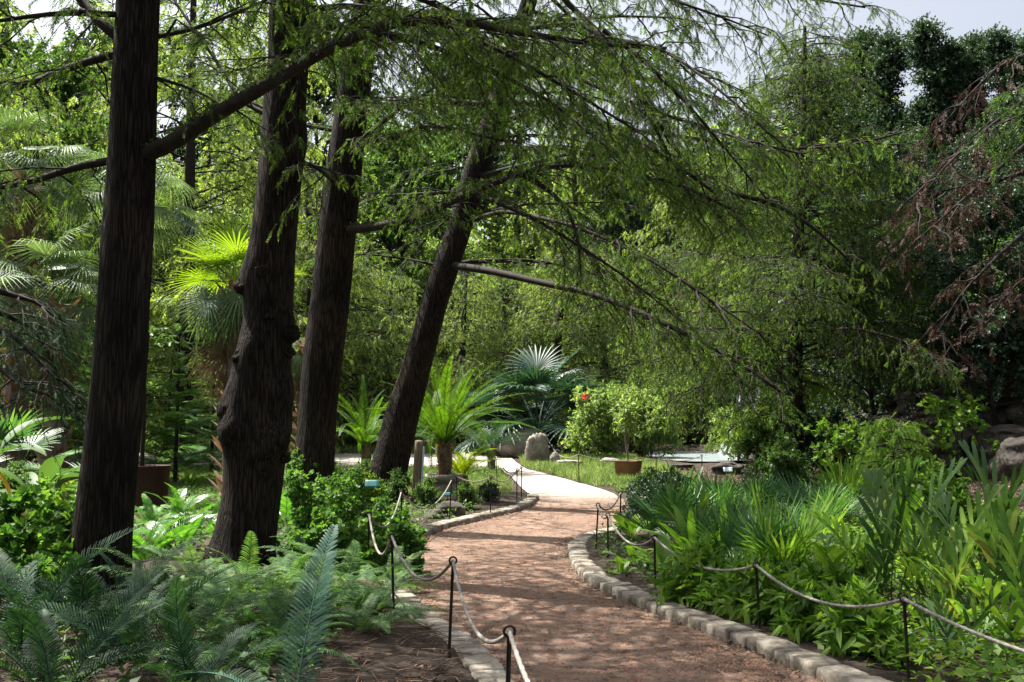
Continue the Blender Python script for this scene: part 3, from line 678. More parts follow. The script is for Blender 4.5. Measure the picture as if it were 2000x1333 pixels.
hero('third cypress from the left rising behind the leafy vines', T3, D3, 22, [
    dict(p=[(712, 228, D3), (760, 208, 15.2), (830, 195, 14.6), (950, 205, 14), (1060, 200, 13.5), (1160, 235, 13), (1290, 300, 12.6), (1400, 380, 12.5)], r=.075, r1=.02, dens=1.2, L2=1.5),
    dict(p=[(708, 275, D3), (770, 272, 15.5), (820, 245, 15), (880, 250, 14.6), (980, 275, 14.2)], r=.06, r1=.02, dens=1.0),
    dict(p=[(685, 452, D3), (760, 440, 15.2), (850, 410, 14.5), (930, 372, 13.9), (1000, 345, 13.5), (1090, 320, 13), (1200, 330, 12.6), (1330, 360, 12.3), (1450, 420, 12)], r=.085, r1=.015, dens=1.2, moss=.75, L2=1.5, t0=.25),
    dict(p=[(1020, 340, 13.4), (1070, 370, 13.2), (1110, 410, 13), (1130, 470, 13), (1135, 540, 13)], r=.045, r1=.012, root=False, dens=.8),
    dict(p=[(955, 390, 13.7), (1040, 425, 13.3), (1130, 480, 13), (1220, 540, 12.7), (1310, 610, 12.5)], r=.035, r1=.01, root=False, dens=.9),
    dict(p=[(600, 260, D3), (560, 240, 16), (500, 200, 16.4), (430, 190, 17)], r=.04, r1=.012, dens=1),
    dict(p=[(640, 340, D3), (600, 320, 16), (560, 330, 16.4)], r=.04, r1=.012, dens=.6),
    dict(p=[(735, 60, D3), (850, 20, 14.5), (1000, 60, 13.5), (1150, 40, 12.6), (1210, 120, 12.2), (1260, 200, 12), (1300, 260, 12)], r=.08, r1=.02, dens=1.2, L2=1.5),
    dict(p=[(735, -60, D3), (950, -70, 14), (1150, -60, 12.6), (1350, -40, 12), (1500, -15, 11.8), (1690, 15, 11.8)], r=.07, r1=.012, dens=1.1, L2=1.0),
    dict(p=[(735, 20, D3), (900, 70, 15), (1060, 120, 14), (1230, 200, 13), (1400, 260, 12.6), (1560, 300, 12.5)], r=.06, r1=.012, dens=1.1, L2=1.4),
    dict(p=[(1040, -80, 13.4), (1110, 10, 13), (1180, 70, 12.8), (1240, 170, 12.6), (1300, 290, 12.5), (1370, 420, 12.4)], r=.055, r1=.012, root=False, dens=.9, L2=1.2),
    dict(p=[(1180, 60, 12.8), (1260, 120, 12.5), (1340, 200, 12.3), (1450, 330, 12.2), (1530, 430, 12.2)], r=.035, r1=.01, root=False, dens=.9, L2=1.1),
    dict(p=[(1440, 380, 12.2), (1520, 400, 12), (1590, 445, 12), (1660, 510, 12), (1720, 580, 12)], r=.035, r1=.01, root=False, dens=.5, L2=.9),
    dict(p=[(1150, -60, 12.6), (1280, -10, 12.2), (1400, 30, 12), (1500, 70, 12)], r=.03, r1=.01, root=False, dens=1.),
], 23, rand=((8.4, 21.5, 22, 4.2, 60, 180, 1, .9), (5.8, 8.6, 4, 4.2, -25, 55, 0, .8)))
hero('leaning cypress beside the potted cycad, fourth from the left', T4, D4, 22, [
    dict(p=[(888, 517, D4), (960, 530, 19), (1060, 553, 18), (1160, 575, 17.2), (1250, 610, 16.5), (1330, 648, 16), (1400, 682, 15.7), (1460, 720, 15.5), (1525, 765, 15.3)], r=.085, r1=.03, dens=.85, lod=1, t0=.45, droop=.45, L2=1.5),
    dict(p=[(1010, 148, D4), (1090, 142, 19.5), (1180, 143, 19), (1300, 160, 18.5), (1420, 200, 18)], r=.09, r1=.03, lod=1, dens=1.1, L2=1.6, t0=.4),
    dict(p=[(955, 290, D4), (1080, 290, 19), (1200, 310, 18), (1330, 330, 17.4), (1480, 400, 17)], r=.07, r1=.02, lod=1, dens=1.2, L2=1.7),
    dict(p=[(940, 240, D4), (1060, 215, 19), (1200, 250, 18), (1350, 270, 17), (1480, 290, 16.4), (1640, 290, 16), (1760, 260, 16)], r=.07, r1=.015, lod=1, dens=1.2, L2=1.7),
    dict(p=[(880, 440, D4), (980, 410, 19), (1120, 440, 17.5), (1260, 500, 16.5), (1380, 580, 16), (1480, 650, 15.6)], r=.055, r1=.015, lod=1, dens=1., L2=1.5, t0=.3),
    dict(p=[(895, 395, D4), (850, 450, 20.5), (800, 500, 21)], r=.04, r1=.015, lod=1, dens=1),
    dict(p=[(1000, 170, D4), (1150, 70, 18), (1290, 90, 16.5), (1400, 170, 15.5), (1500, 260, 15)], r=.06, r1=.015, lod=1, dens=1.2, L2=1.7),
], 24, rand=((10, 21.5, 26, 5, 60, 180, 1, 1.), (4.6, 10, 7, 5.0, 10, 60, 1, .9), (4.6, 10, 5, 3.6, 180, 60, 1, 1.)))

# ------------------------------------------------------------------ background tree kinds
def make_cypress(seed, h, rad, nl, mat, lod=2, zb=.12):
    rg = np.random.default_rng(seed); wood = MB(); leaf = MB()
    s = np.linspace(0, 1, 14)
    P = np.stack([.25 * np.sin(s * 2 + seed), .25 * np.cos(s * 3 + seed), s * h - .2], 1); P[:, :2] -= P[0, :2]
    tw = MB(); tubes(tw, P, .26 * (1 - .9 * s) + .02, 10)
    for i in range(nl):
        f = zb + (1 - zb) * (i + rg.uniform(0, 1)) / nl
        b = trunk_at(P, f * h * .985); L = rad * (1.08 - f ** 1.6) * rg.uniform(.65, 1.15)
        Q = limb_curve(b, rg.uniform(0, 6.28), max(L, .6), rg.uniform(5, 30), rg.uniform(.1, .35), 7, rg)
        limb_foliage(wood, leaf, Q, .02 * L / 2, lod, 1.5, 1.6, .7, .35, rg)
    for X in wood.V: pass
    tw.V += wood.V; tw.Fs += [f + tw.n for f in wood.Fs]; 
    return tw.mesh('trunk', M['bark2'], True), leaf.mesh('crown', mat)
def low_skirt(seed, pr, n, mat):
    rg = np.random.default_rng(seed); w = MB(); lf = MB()
    for i in range(n):
        z = 1.2 + 3. * i / n; Q = limb_curve(np.array([0, 0, z + .6]), rg.uniform(2.6, 6.4), pr * rg.uniform(.6, 1.1), 5, .35, 7, rg)
        limb_foliage(w, lf, Q, .02, 1, 1.6, .9, .4, .35, rg)
    return w, lf
def make_broad(seed, h, rad, mat, nl=26, tpl=DIAM, size=.17, per=16, zb=.25, n2=9, n3=7, bark='bark2', r0=.2, el=(15, 60), L2=1.8, L3=.8, stems=1, topup=.55, droop=.1, power=.7):
    rg = np.random.default_rng(seed); leaf = MB(); tw = MB()
    s = np.linspace(0, 1, 12)
    Ps = []
    for k in range(stems):
        a = 6.28 * k / stems + rg.uniform(0, 1); sp = rad * .35 if stems > 1 else rad * .08
        P = np.stack([sp * np.cos(a) * s ** 1.3 + .05 * rad * np.sin(5 * s), sp * np.sin(a) * s ** 1.3 + .05 * rad * np.cos(4 * s + seed), s * h * topup * (1.5 if stems > 1 else 1.5) - .05 * h * 0], 1); P[:, :2] -= P[0, :2]
        P[:, 2] -= .03 * h
        Ps.append(P); tubes(tw, P, r0 * (1 - .85 * s), 8)
    for i in range(nl):
        P = Ps[i % stems]; f = zb + (1 - zb) * (i + rg.uniform(0, 1)) / nl
        b = trunk_at(P, P[-1, 2] * min(f, .98)); prof = math.sin(math.pi * min(1, max(.08, (f * .75 + .2)))) ** power
        Q = limb_curve(b, rg.uniform(0, 6.28), rad * prof * rg.uniform(.45, 1.3), rg.uniform(*el), droop, 6, rg)
        tubes(tw, Q, r0 * .35 * (1 - .8 * np.linspace(0, 1, 6)), 5)
        C2, _ = children(Q[None], n2, L2, k=4, t0=.25, ang=50, spread=.4, droop=.0, lift=.2, taper=.3, rg=rg, planar=False)
        tubes(tw, C2, np.array([.1, .07, .04, .02])[None] * r0 * np.ones((len(C2), 1)), 3)
        C3, _ = children(C2, n3, L3, k=3, t0=.2, ang=50, spread=.4, droop=.05, lift=.1, taper=.2, rg=rg, planar=False)
        leaves_on(leaf, C3, per, tpl, size, out=.8, droop=.1, tan_w=.5, upn=.7, rg=rg, t0=.05)
    return tw.mesh('trunk', M[bark], True), leaf.mesh('crown', mat)
K = {}
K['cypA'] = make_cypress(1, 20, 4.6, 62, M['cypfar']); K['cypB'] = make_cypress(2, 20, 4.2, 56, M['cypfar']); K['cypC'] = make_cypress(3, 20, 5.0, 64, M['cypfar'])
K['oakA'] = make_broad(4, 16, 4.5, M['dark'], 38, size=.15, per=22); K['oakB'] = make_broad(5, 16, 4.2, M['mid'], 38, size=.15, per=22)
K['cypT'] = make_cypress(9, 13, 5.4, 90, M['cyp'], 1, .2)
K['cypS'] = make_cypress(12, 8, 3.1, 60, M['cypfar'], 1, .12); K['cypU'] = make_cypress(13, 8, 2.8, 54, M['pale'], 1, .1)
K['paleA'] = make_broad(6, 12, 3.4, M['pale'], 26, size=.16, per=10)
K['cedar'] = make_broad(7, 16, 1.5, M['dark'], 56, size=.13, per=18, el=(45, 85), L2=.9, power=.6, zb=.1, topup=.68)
def plant(kind, name, loc, sc, label, cat, group=None, rz=None, parts=('trunk', 'crown'), tilt=0.):
    rz = rng.uniform(0, 6.28) if rz is None else rz
    root = thing(name, label, cat, loc, group, rz, sc)
    for nm, me in zip(parts, K[kind]): mkobj(nm, me, root)
    return root
BG = [
 ('cypA', 'cypress_tree', -150, 27, .9, 'feathery cypress off the left corner behind the drooping palm fans'),
 ('oakB', 'broadleaf_tree', 40, 33, 1.0, 'leafy green tree behind the left palm trunk'),
 ('cypB', 'cypress_tree', 200, 37, 1.1, 'tall cypress rising behind the nearest trunk'),
 ('cypC', 'cypress_tree', 370, 33, 1.05, 'cypress between the first and second trunks behind the windmill palm'),
 ('cypA', 'cypress_tree', 520, 50, 1.3, 'tall feathery cypress hidden partly by the burled trunk'),
 ('cypB', 'cypress_tree', 660, 41, 1.2, 'tall cypress behind the third trunk across the crossing path'),
 ('oakB', 'broadleaf_tree', 770, 55, 1.25, 'mid green tree in the gap between the third and leaning trunks'),
 ('cypC', 'cypress_tree', 880, 49, 1.3, 'far cypress behind the leaning trunk'),
 ('cypA', 'cypress_tree', 1010, 46, 1.1, 'sunlit cypress above the dark fan palm'),
 ('cypB', 'cypress_tree', 1130, 60, 1.15, 'far cypress directly above the standing stone and lawn'),
 ('oakA', 'broadleaf_tree', 1240, 58, 1.05, 'dark tree far behind the red flowered shrubs'),
 ('cypC', 'cypress_tree', 1340, 53, .85, 'cypress on the bank behind the pond rocks'),
 ('cypT', 'cypress_tree', 1550, 25, .92, 'dark stemmed cypress on the right, its fine foliage reaching over the pond'),
 ('cypB', 'cypress_tree', 1470, 50, .82, 'cypress rising behind the waterfall'),
 ('cedar', 'cedar_tree', 1600, 47, .95, 'narrow cedar on the slope left of the glossy dark oak'),
 ('cedar', 'cedar_tree', 1705, 44, .93, 'spiky cedar with its tip against the sky at the right'),
 ('cedar', 'cedar_tree', 1835, 40, .84, 'tallest cedar against the pale sky at the upper right'),
 ('oakA', 'broadleaf_tree', 1790, 32, .56, 'glossy blue-green oak on the right hand slope'),
 ('oakA', 'broadleaf_tree', 1950, 34, .58, 'dark oak near the right edge above the rock wall'),
 ('cedar', 'cedar_tree', 1930, 41, .80, 'shorter cedar just right of the tallest one'),
 ('cedar', 'cedar_tree', 1650, 46, .86, 'slim cedar between the narrow one and the spiky one'),
 ('cedar', 'cedar_tree', 1760, 42, .87, 'slim dark cedar directly left of the tallest one'),
 ('cedar', 'cedar_tree', 2050, 38, .72, 'cedar half hidden behind the dead branches at the right edge'),
 ('oakB', 'broadleaf_tree', 1650, 36, .45, 'low green tree at the top of the rock wall'),
 ('oakA', 'broadleaf_tree', 2120, 25, .52, 'dark tree leaning in from beyond the right edge'),
]
BG += [
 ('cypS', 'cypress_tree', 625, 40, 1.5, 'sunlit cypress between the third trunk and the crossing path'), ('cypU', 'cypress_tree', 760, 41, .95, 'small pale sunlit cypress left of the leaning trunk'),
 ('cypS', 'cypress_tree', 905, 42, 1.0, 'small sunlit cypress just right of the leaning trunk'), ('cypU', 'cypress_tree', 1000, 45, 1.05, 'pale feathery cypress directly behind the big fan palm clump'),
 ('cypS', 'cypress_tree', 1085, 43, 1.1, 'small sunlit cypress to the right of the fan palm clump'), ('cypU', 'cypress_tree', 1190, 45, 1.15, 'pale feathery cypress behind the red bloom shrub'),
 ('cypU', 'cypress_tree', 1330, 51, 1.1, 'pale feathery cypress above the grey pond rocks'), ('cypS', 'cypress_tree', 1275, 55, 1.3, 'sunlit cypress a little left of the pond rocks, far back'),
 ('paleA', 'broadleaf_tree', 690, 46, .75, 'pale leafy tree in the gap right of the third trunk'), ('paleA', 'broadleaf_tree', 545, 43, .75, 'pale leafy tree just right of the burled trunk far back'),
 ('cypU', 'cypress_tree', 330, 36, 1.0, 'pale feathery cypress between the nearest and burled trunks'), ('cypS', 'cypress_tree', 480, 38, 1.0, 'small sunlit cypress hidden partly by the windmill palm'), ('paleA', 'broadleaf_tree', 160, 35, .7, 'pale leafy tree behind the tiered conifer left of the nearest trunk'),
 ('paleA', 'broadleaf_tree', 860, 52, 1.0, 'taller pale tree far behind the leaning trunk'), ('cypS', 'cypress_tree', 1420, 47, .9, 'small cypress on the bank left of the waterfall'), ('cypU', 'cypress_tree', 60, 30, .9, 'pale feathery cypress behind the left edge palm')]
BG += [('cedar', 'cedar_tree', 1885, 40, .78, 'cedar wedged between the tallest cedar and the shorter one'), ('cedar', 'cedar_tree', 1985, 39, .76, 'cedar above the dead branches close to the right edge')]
BG += [('cypT', 'cypress_tree', None, 4.0, .95, 'unseen cypress added beyond the lower left edge to shade the dark cycads')]  # out-of-view tree, added to throw shade over the lower left corner
BG = [b for b in BG if b[5] not in ('far cypress behind the leaning trunk', 'sunlit cypress above the dark fan palm', 'tall cypress behind the third trunk across the crossing path')]
for kd, nm, px, D, sc, lab in BG: plant(kd, nm, (GD(px, D) if px is not None else np.array([-8.2, D, 0.])) - [0, 0, .1], sc, lab, 'tree', 'background trees')
w_, l_ = low_skirt(71, 2.8, 20, None); t6 = [o for o in COL.objects if o.get('label', '').startswith('dark stemmed cypress')][0]
w_.obj('low_limbs', M['bark2'], t6); l_.obj('low_foliage', M['lime'], t6)
far = [('oakB', -60, 52, 1.6), ('cypC', 110, 55, 1.45), ('oakA', 270, 58, 1.7), ('cypA', 430, 60, 1.5), ('oakA', 590, 62, 1.8), ('cypB', 720, 66, 1.7), ('oakA', 850, 70, 1.9), ('cypA', 1000, 72, 1.5),
       ('oakA', 1100, 75, 1.5), ('oakB', 1210, 72, 1.3), ('oakA', 1390, 70, 1.2), ('oakB', 1530, 62, 1.0), ('oakA', 1680, 60, .95), ('oakA', 1900, 55, .85), ('oakB', 2050, 50, 1.0)]
ends = ['beyond the left edge palms', 'seen left of the nearest trunk', 'seen right of the nearest trunk', 'seen left of the burled trunk', 'seen right of the burled trunk', 'seen right of the third trunk', 'seen left of the leaning trunk',
        'far above the potted cycad', 'far above the dark fan palm', 'above the red flowered shrubs', 'above the pond', 'above the waterfall', 'behind the narrow cedar', 'behind the tallest cedar', 'behind the dead branches']
for (kd, px, D, sc), e in [q for q in zip(far, ends) if q[0][1] in (-60, 270, 430, 590, 850, 1000, 1210, 1390, 1530, 1680, 1900, 2050)]: plant(kd, 'forest_tree', GD(px, D) - [0, 0, .1], sc, 'tall tree in the rearmost forest row, ' + e, 'tree', 'rearmost forest trees')

# rearmost wood: one continuous mass of foliage and thin stems closing the horizon
def far_wood():
    r = np.random.default_rng(55); n = 190000
    a = np.radians(r.uniform(-75, 75, n)); R = r.uniform(76, 98, n); x = R * np.sin(a); y = R * np.cos(a)
    top = 17 + 4.5 * snoise(np.stack([x, y], -1), .12, 6); z = T(x, y) + top * r.uniform(0, 1, n) ** .9
    mb = MB(); stamp(mb, BROAD, np.stack([x, y, z], 1), frames(nrm(r.normal(0, 1, (n, 3))), nrm(r.normal(0, 1, (n, 3)) + UP * .5)), r.uniform(.35, .8, n))
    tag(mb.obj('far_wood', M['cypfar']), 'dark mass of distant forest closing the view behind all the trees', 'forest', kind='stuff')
    for (x0, x1, y0, y1, n, hh, sd) in ((-40, 3, 47, 62, 60000, 3.6, 1), (3, 40, 52, 70, 50000, 3.8, 2), (-45, -13, 12, 47, 50000, 4.0, 3), (16, 40, 10, 52, 40000, 3.5, 4)):
        r = np.random.default_rng(sd); x = r.uniform(x0, x1, n); y = r.uniform(y0, y1, n); hh_ = hh * (.7 + .35 * snoise(np.stack([x, y], -1), .35, 8))
        z = T(x, y) + hh_ * r.uniform(0, 1, n)
        mb = MB(); stamp(mb, DIAM, np.stack([x, y, z], 1), frames(nrm(r.normal(0, 1, (n, 3))), nrm(r.normal(0, 1, (n, 3)) + UP * .7)), r.uniform(.16, .32, n))
        tag(mb.obj('undergrowth', M['pale' if sd < 3 else 'mid']), ['leafy undergrowth behind the crossing path', 'leafy undergrowth behind the pond', 'leafy undergrowth beyond the left palms', 'leafy undergrowth on the slope beyond the rock wall'][sd - 1], 'undergrowth', kind='stuff')
far_wood()
# dead branch tree hanging in from the right
def side_tree(name, label, base, limbs, mat, seed, r0=.16, lod=1, part='foliage', h=9, fol_t0=.3, dens=1.):
    rg = np.random.default_rng(seed); root = thing(name, label, 'tree', base)
    s = np.linspace(0, 1, 10); P = np.array(base) + np.stack([.3 * np.sin(s * 2), .2 * s, s * h - .2], 1)
    tw = MB(); tubes(tw, P, r0 * (1 - .8 * s), 12); tw.obj('trunk', M['bark'], root, smooth=True, world=True)
    leaf = MB()
    for L in limbs:
        w = MB(); Q = np.array([at(*p) for p in L]); Q = np.vstack([trunk_at(P, Q[0, 2]), Q])
        ss = np.r_[0, np.cumsum(np.linalg.norm(np.diff(Q, axis=0), axis=1))]; u = np.linspace(0, ss[-1], 12); Q = np.stack([np.interp(u, ss, Q[:, i]) for i in range(3)], 1)
        limb_foliage(w, leaf, Q, .05, lod, dens, 1.0, .5, .35, rg, t0=fol_t0)
        w.obj('limb', M['bark2'], root, smooth=True, world=True)
    leaf.obj(part, mat, root, world=True); return root
side_tree('dead_branched_tree', 'dark twisted tree at the right edge with hanging rusty brown dead foliage', GD(2140, 15), [
    [(2010, 190, 15), (1930, 250, 14.6), (1850, 320, 14.3), (1790, 400, 14.2)], [(2030, 260, 15), (1950, 330, 14.8), (1870, 400, 14.5), (1790, 470, 14.2)],
    [(2040, 420, 15), (1950, 500, 14.6), (1880, 570, 14.4), (1830, 650, 14.2)], [(2020, 330, 15), (1930, 360, 15.3), (1840, 370, 15.6), (1780, 420, 15.8)],
    [(2020, 100, 15), (1950, 130, 15), (1880, 200, 15.2), (1820, 270, 15.4)], [(2040, 520, 15.5), (1980, 560, 15.6), (1930, 620, 15.6)]], M['brown'], 31, dens=.8, fol_t0=.35)
side_tree('overhanging_tree', 'bright green leafy branch reaching in at the upper right edge', GD(2300, 13), [
    [(2080, 130, 12.5), (2010, 170, 12.2), (1960, 190, 12)], [(2080, 200, 12.5), (2020, 215, 12.2), (1970, 235, 12)]], M['mid'], 32, dens=1.2)
side_tree('overhanging_tree', 'cypress outside the frame whose drooping twigs hang against the sky at the top', GD(1250, 12) - [0, 0, 0] if False else np.array([3.9, 9.5, 0.]), [
    [(1560, -120, 9.6), (1480, -60, 9.6), (1400, -10, 9.8), (1330, 60, 10)], [(1600, -120, 9.4), (1640, -60, 9.4), (1680, -10, 9.6), (1700, 10, 9.8)], [(1540, -140, 9.6), (1540, -60, 9.8), (1560, 0, 10), (1570, 40, 10)]], M['cyp'], 33, dens=1., lod=0) if False else None
side_tree('dark_conifer', 'dark drooping conifer branches entering at the left edge', GD(-130, 10), [
    [(-40, 560, 10), (20, 575, 10), (70, 590, 10), (110, 620, 10)], [(-40, 640, 10), (20, 650, 9.8), (60, 690, 9.7), (110, 740, 9.6)], [(-40, 700, 10), (0, 720, 9.8), (50, 760, 9.6), (90, 770, 9.6)],
    [(-60, 610, 10), (0, 610, 10.3), (60, 640, 10.6), (100, 660, 10.6)]], M['dkfern'], 34, lod=0, dens=1.6, h=5)

# ------------------------------------------------------------------ fronds
def frond(L, n, ph0, ph1, ll, lw, ang=60, vee=.25, droop=.15, bare=.15, rr=.008, seed=0, tipf=.35, curlz=0.):
    r = np.random.default_rng(seed); mb = MB()
    K_ = 24; s = np.linspace(0, 1, K_); ph = np.radians(ph0 + (ph1 - ph0) * s ** 1.1)
    st = L / (K_ - 1); y = np.r_[0, np.cumsum(np.cos(ph[:-1]) * st)]; z = np.r_[0, np.cumsum(np.sin(ph[:-1]) * st)]
    x = curlz * s ** 2 * L
    P = np.stack([x, y, z], 1)
    tubes(mb, P, rr * (1 - .8 * s), 4)
    t = bare + (1 - bare) * (np.arange(n) + .5) / n
    pos, tan = along(P[None], t[None]); pos = pos[0]; tan = tan[0]
    side = nrm(np.cross(tan, UP + 1e-3)); nor = np.cross(side, tan)
    prof = np.sin(np.pi * np.clip((t - bare) / (1 - bare) * .86 + .12, 0, 1)) ** .6 * (1 - tipf * t)
    A = np.radians(ang - 25 * t)
    for sg in (-1, 1):
        d = side * sg * np.sin(A)[:, None] + tan * np.cos(A)[:, None] + nor * (vee + r.normal(0, .06, (n, 1)))
        d = nrm(d); le = (ll * prof * r.uniform(.92, 1.06, n))[:, None]
        wv = nrm(np.cross(d, nor)); w = lw / 2
        a0 = pos - wv * w * .5; a1 = pos + wv * w * .5
        m = pos + d * le * .5; b0 = m - wv * w; b1 = m + wv * w
        m2 = pos + d * le * .82 - UP * droop * le * .35; c0 = m2 - wv * w * .7; c1 = m2 + wv * w * .7
        tip = pos + d * le - UP * droop * le
        V = np.stack([a0, a1, b0, b1, c0, c1, tip], 1).reshape(-1, 3); o_ = (np.arange(n) * 7)[:, None]
        mb.add(V, np.concatenate([o_ + np.array([0, 1, 3, 2]), o_ + np.array([2, 3, 5, 4])]), o_ + np.array([4, 5, 6]))
    return mb
def fan(pet, Rr, n, spread, droop, elev=55, seed=0, wfac=1., split=.45, pr=.008, tiltb=-35, cup=.25):
    r = np.random.default_rng(seed); mb = MB()
    s = np.linspace(0, 1, 8); ph = np.radians(elev - 25 * s); st = pet / 7
    y = np.r_[0, np.cumsum(np.cos(ph[:-1]) * st)]; z = np.r_[0, np.cumsum(np.sin(ph[:-1]) * st)]
    P = np.stack([0 * s, y, z], 1); tubes(mb, P, np.full(8, pr), 4)
    hub = P[-1]; e = math.radians(elev + tiltb)
    Y = np.array([0, math.cos(e), math.sin(e)]); X = np.array([1., 0, 0]); Z = np.cross(X, Y)
    a = np.radians(np.linspace(-spread / 2, spread / 2, n)); da = a[1] - a[0]
    for i in range(n):
        d = X * math.sin(a[i]) + Y * math.cos(a[i]) + Z * cup * (.3 + .7 * abs(math.sin(a[i])))
        d = d / np.linalg.norm(d); wv = np.cross(d, Z); wv /= np.linalg.norm(wv)
        R1 = Rr * r.uniform(.9, 1.08) * (1 - .18 * abs(a[i]) / (spread / 114.6)); fr = [.03, split, .78, 1.]
        wmax = R1 * split * math.tan(da / 2) * 1.05 * wfac; ws = [.003, wmax, wmax * .55, .002]
        V = []
        for f_, w_ in zip(fr, ws):
            c = hub + d * R1 * f_ - UP * droop * R1 * max(0, f_ - split * .6) ** 2 * 1.6
            fold = Z * w_ * .5
            V += [c - wv * w_, c - fold, c + wv * w_]
        Fq = []
        for q in range(3):
            b = q * 3; Fq += [(b, b + 1, b + 4, b + 3), (b + 1, b + 2, b + 5, b + 4)]
        mb.add(np.array(V), Fq)
    return mb
def blade(L, w, ph0, ph1, seed=0, pet=.2, fold=.25, n=9):
    """broad or strap leaf on a short stalk"""
    s = np.linspace(0, 1, n); ph = np.radians(ph0 + (ph1 - ph0) * s ** 1.3); st = L / (n - 1)
    y = np.r_[0, np.cumsum(np.cos(ph[:-1]) * st)]; z = np.r_[0, np.cumsum(np.sin(ph[:-1]) * st)]
    ww = np.where(s < pet, .008, w / 2 * np.sin(np.pi * np.clip((s - pet) / (1 - pet), 0.0, 1) ** .8) ** .7 + .003)
    V = []
    for i in range(n):
        nz = np.array([0, -math.sin(ph[i]), math.cos(ph[i])]); c = np.array([0, y[i], z[i]])
        V += [c - [ww[i], 0, 0] + nz * ww[i] * fold, c, c + [ww[i], 0, 0] + nz * ww[i] * fold]
    Fq = []
    for i in range(n - 1):
        b = i * 3; Fq += [(b, b + 1, b + 4, b + 3), (b + 1, b + 2, b + 5, b + 4)]
    return MB().add(np.array(V), Fq)
def rosette(name, label, cat, loc, meshes, n, sc, group=None, part='frond', z0=0., elspread=12, seed=None, tilt=None, az=None, rolls=8, ringr=.03, dead=0):
    rg = np.random.default_rng(seed if seed is not None else int(abs(loc[0] * 977 + loc[1] * 131)) % 99991)
    root = thing(name, label, cat, loc, group)
    a0 = rg.uniform(0, 6.28)
    for i in range(n):
        azi = a0 + i * 2.39996 + rg.normal(0, .15) if az is None else R_(rg.uniform(*az))
        me = meshes[i % len(meshes)]; tl = R_(rg.normal(0, elspread)) if tilt is None else R_(rg.uniform(*tilt))
        if tilt is not None and az is None: tl = R_(tilt[0] + (tilt[1] - tilt[0]) * i / max(1, n - 1) + rg.normal(0, 4))
        mkobj(part, me, root, (-math.sin(azi) * ringr * sc, math.cos(azi) * ringr * sc, z0 * 1.0), (tl, R_(rg.normal(0, rolls)), azi), sc * rg.uniform(.8, 1.12))
    for i in range(dead):
        mkobj('dead_frond', FM['dead'][i % 2], root, (0, 0, .12 * sc), (R_(rg.uniform(-5, 25)), R_(rg.normal(0, 15)), rg.uniform(0, 6.28)), sc * rg.uniform(.8, 1.2))
    return root
FM = {}
def fm(key, mat, builders): FM[key] = [b.mesh('frond', mat) for b in builders]
fm('fern', M['fern'], [frond(.75, 42, 66, -30, .12, .010, 72, .05, .3, .12, .004, 1), frond(.65, 38, 54, -40, .11, .010, 70, .0, .35, .12, .004, 2), frond(.85, 46, 72, -15, .125, .010, 70, .1, .25, .1, .004, 3)])
fm('blue', M['blue'], [frond(1.25, 50, 82, 34, .19, .014, 66, .2, .12, .1, .008, 4), frond(1.15, 46, 58, -20, .17, .0125, 66, .2, .15, .1, .008, 5), frond(1.2, 60, 64, 5, .18, .016, 66, .15, .08, .1, .008, 6)])
fm('dead', M['brown'], [frond(.7, 34, 10, -35, .10, .009, 60, -.1, .5, .1, .004, 51), frond(.6, 30, 0, -30, .09, .009, 60, -.1, .5, .1, .004, 52)])
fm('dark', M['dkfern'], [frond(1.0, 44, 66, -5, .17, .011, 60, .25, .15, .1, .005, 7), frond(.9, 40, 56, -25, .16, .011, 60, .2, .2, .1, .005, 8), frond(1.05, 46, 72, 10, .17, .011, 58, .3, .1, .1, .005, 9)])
fm('zamia', M['zamia'], [frond(.8, 26, 68, -15, .15, .022, 62, .2, .15, .15, .005, 10), frond(.7, 24, 56, -30, .14, .02, 60, .15, .2, .15, .005, 11), frond(.85, 28, 76, 5, .15, .022, 60, .25, .1, .15, .005, 12)])
fm('sago', M['sago'], [frond(1.75, 70, 84, 35, .20, .008, 58, .35, .15, .1, .010, 13), frond(1.7, 68, 74, 5, .20, .008, 58, .3, .2, .1, .010, 14), frond(1.65, 66, 62, -50, .19, .008, 58, .2, .2, .1, .010, 15)])
fm('sagoy', M['sagoy'], [frond(.8, 44, 75, 0, .16, .013, 58, .3, .1, .1, .008, 16), frond(.75, 40, 55, -25, .15, .013, 58, .3, .1, .1, .008, 17)])
fm('cane', M['cane'], [frond(1.3, 6, 80, 35, .42, .05, 40, .25, .12, .3, .008, 18, .1), frond(1.15, 6, 66, 15, .40, .046, 42, .3, .2, .25, .008, 19, .1, .05), frond(1.4, 7, 84, 50, .44, .05, 36, .2, .1, .35, .008, 20, .1, -.05)])
fm('caneb', M['lush'], [frond(1.1, 7, 76, 20, .36, .042, 42, .25, .2, .25, .006, 61, .1), frond(1.0, 7, 62, 0, .36, .04, 44, .3, .25, .25, .006, 62, .1), frond(1.2, 8, 82, 30, .36, .042, 40, .2, .15, .3, .006, 63, .1)])
fm('conif', M['fern'], [frond(1.6, 34, 20, -10, .45, .03, 60, .1, .2, .15, .01, 21), frond(1.4, 30, 10, -15, .4, .03, 60, .1, .2, .15, .01, 22)])
fm('sabal', M['palm'], [fan(1.3, 1.3, 34, 210, .75, 60, 1, .75, .4), fan(1.2, 1.2, 34, 200, .95, 40, 2, .75, .4), fan(1.4, 1.35, 34, 220, .6, 70, 3, .75, .4)])
fm('windmill', M['palmy'], [fan(.55, .62, 32, 290, .12, 45, 4, .7, .4), fan(.5, .6, 32, 280, .2, 30, 5, .7, .4), fan(.6, .62, 30, 290, .12, 60, 6, .7, .4)])
fm('wdark', M['palm'], [fan(.5, .6, 30, 270, .4, 10, 7, .7, .4), fan(.55, .6, 30, 270, .35, 0, 8, .7, .4)])
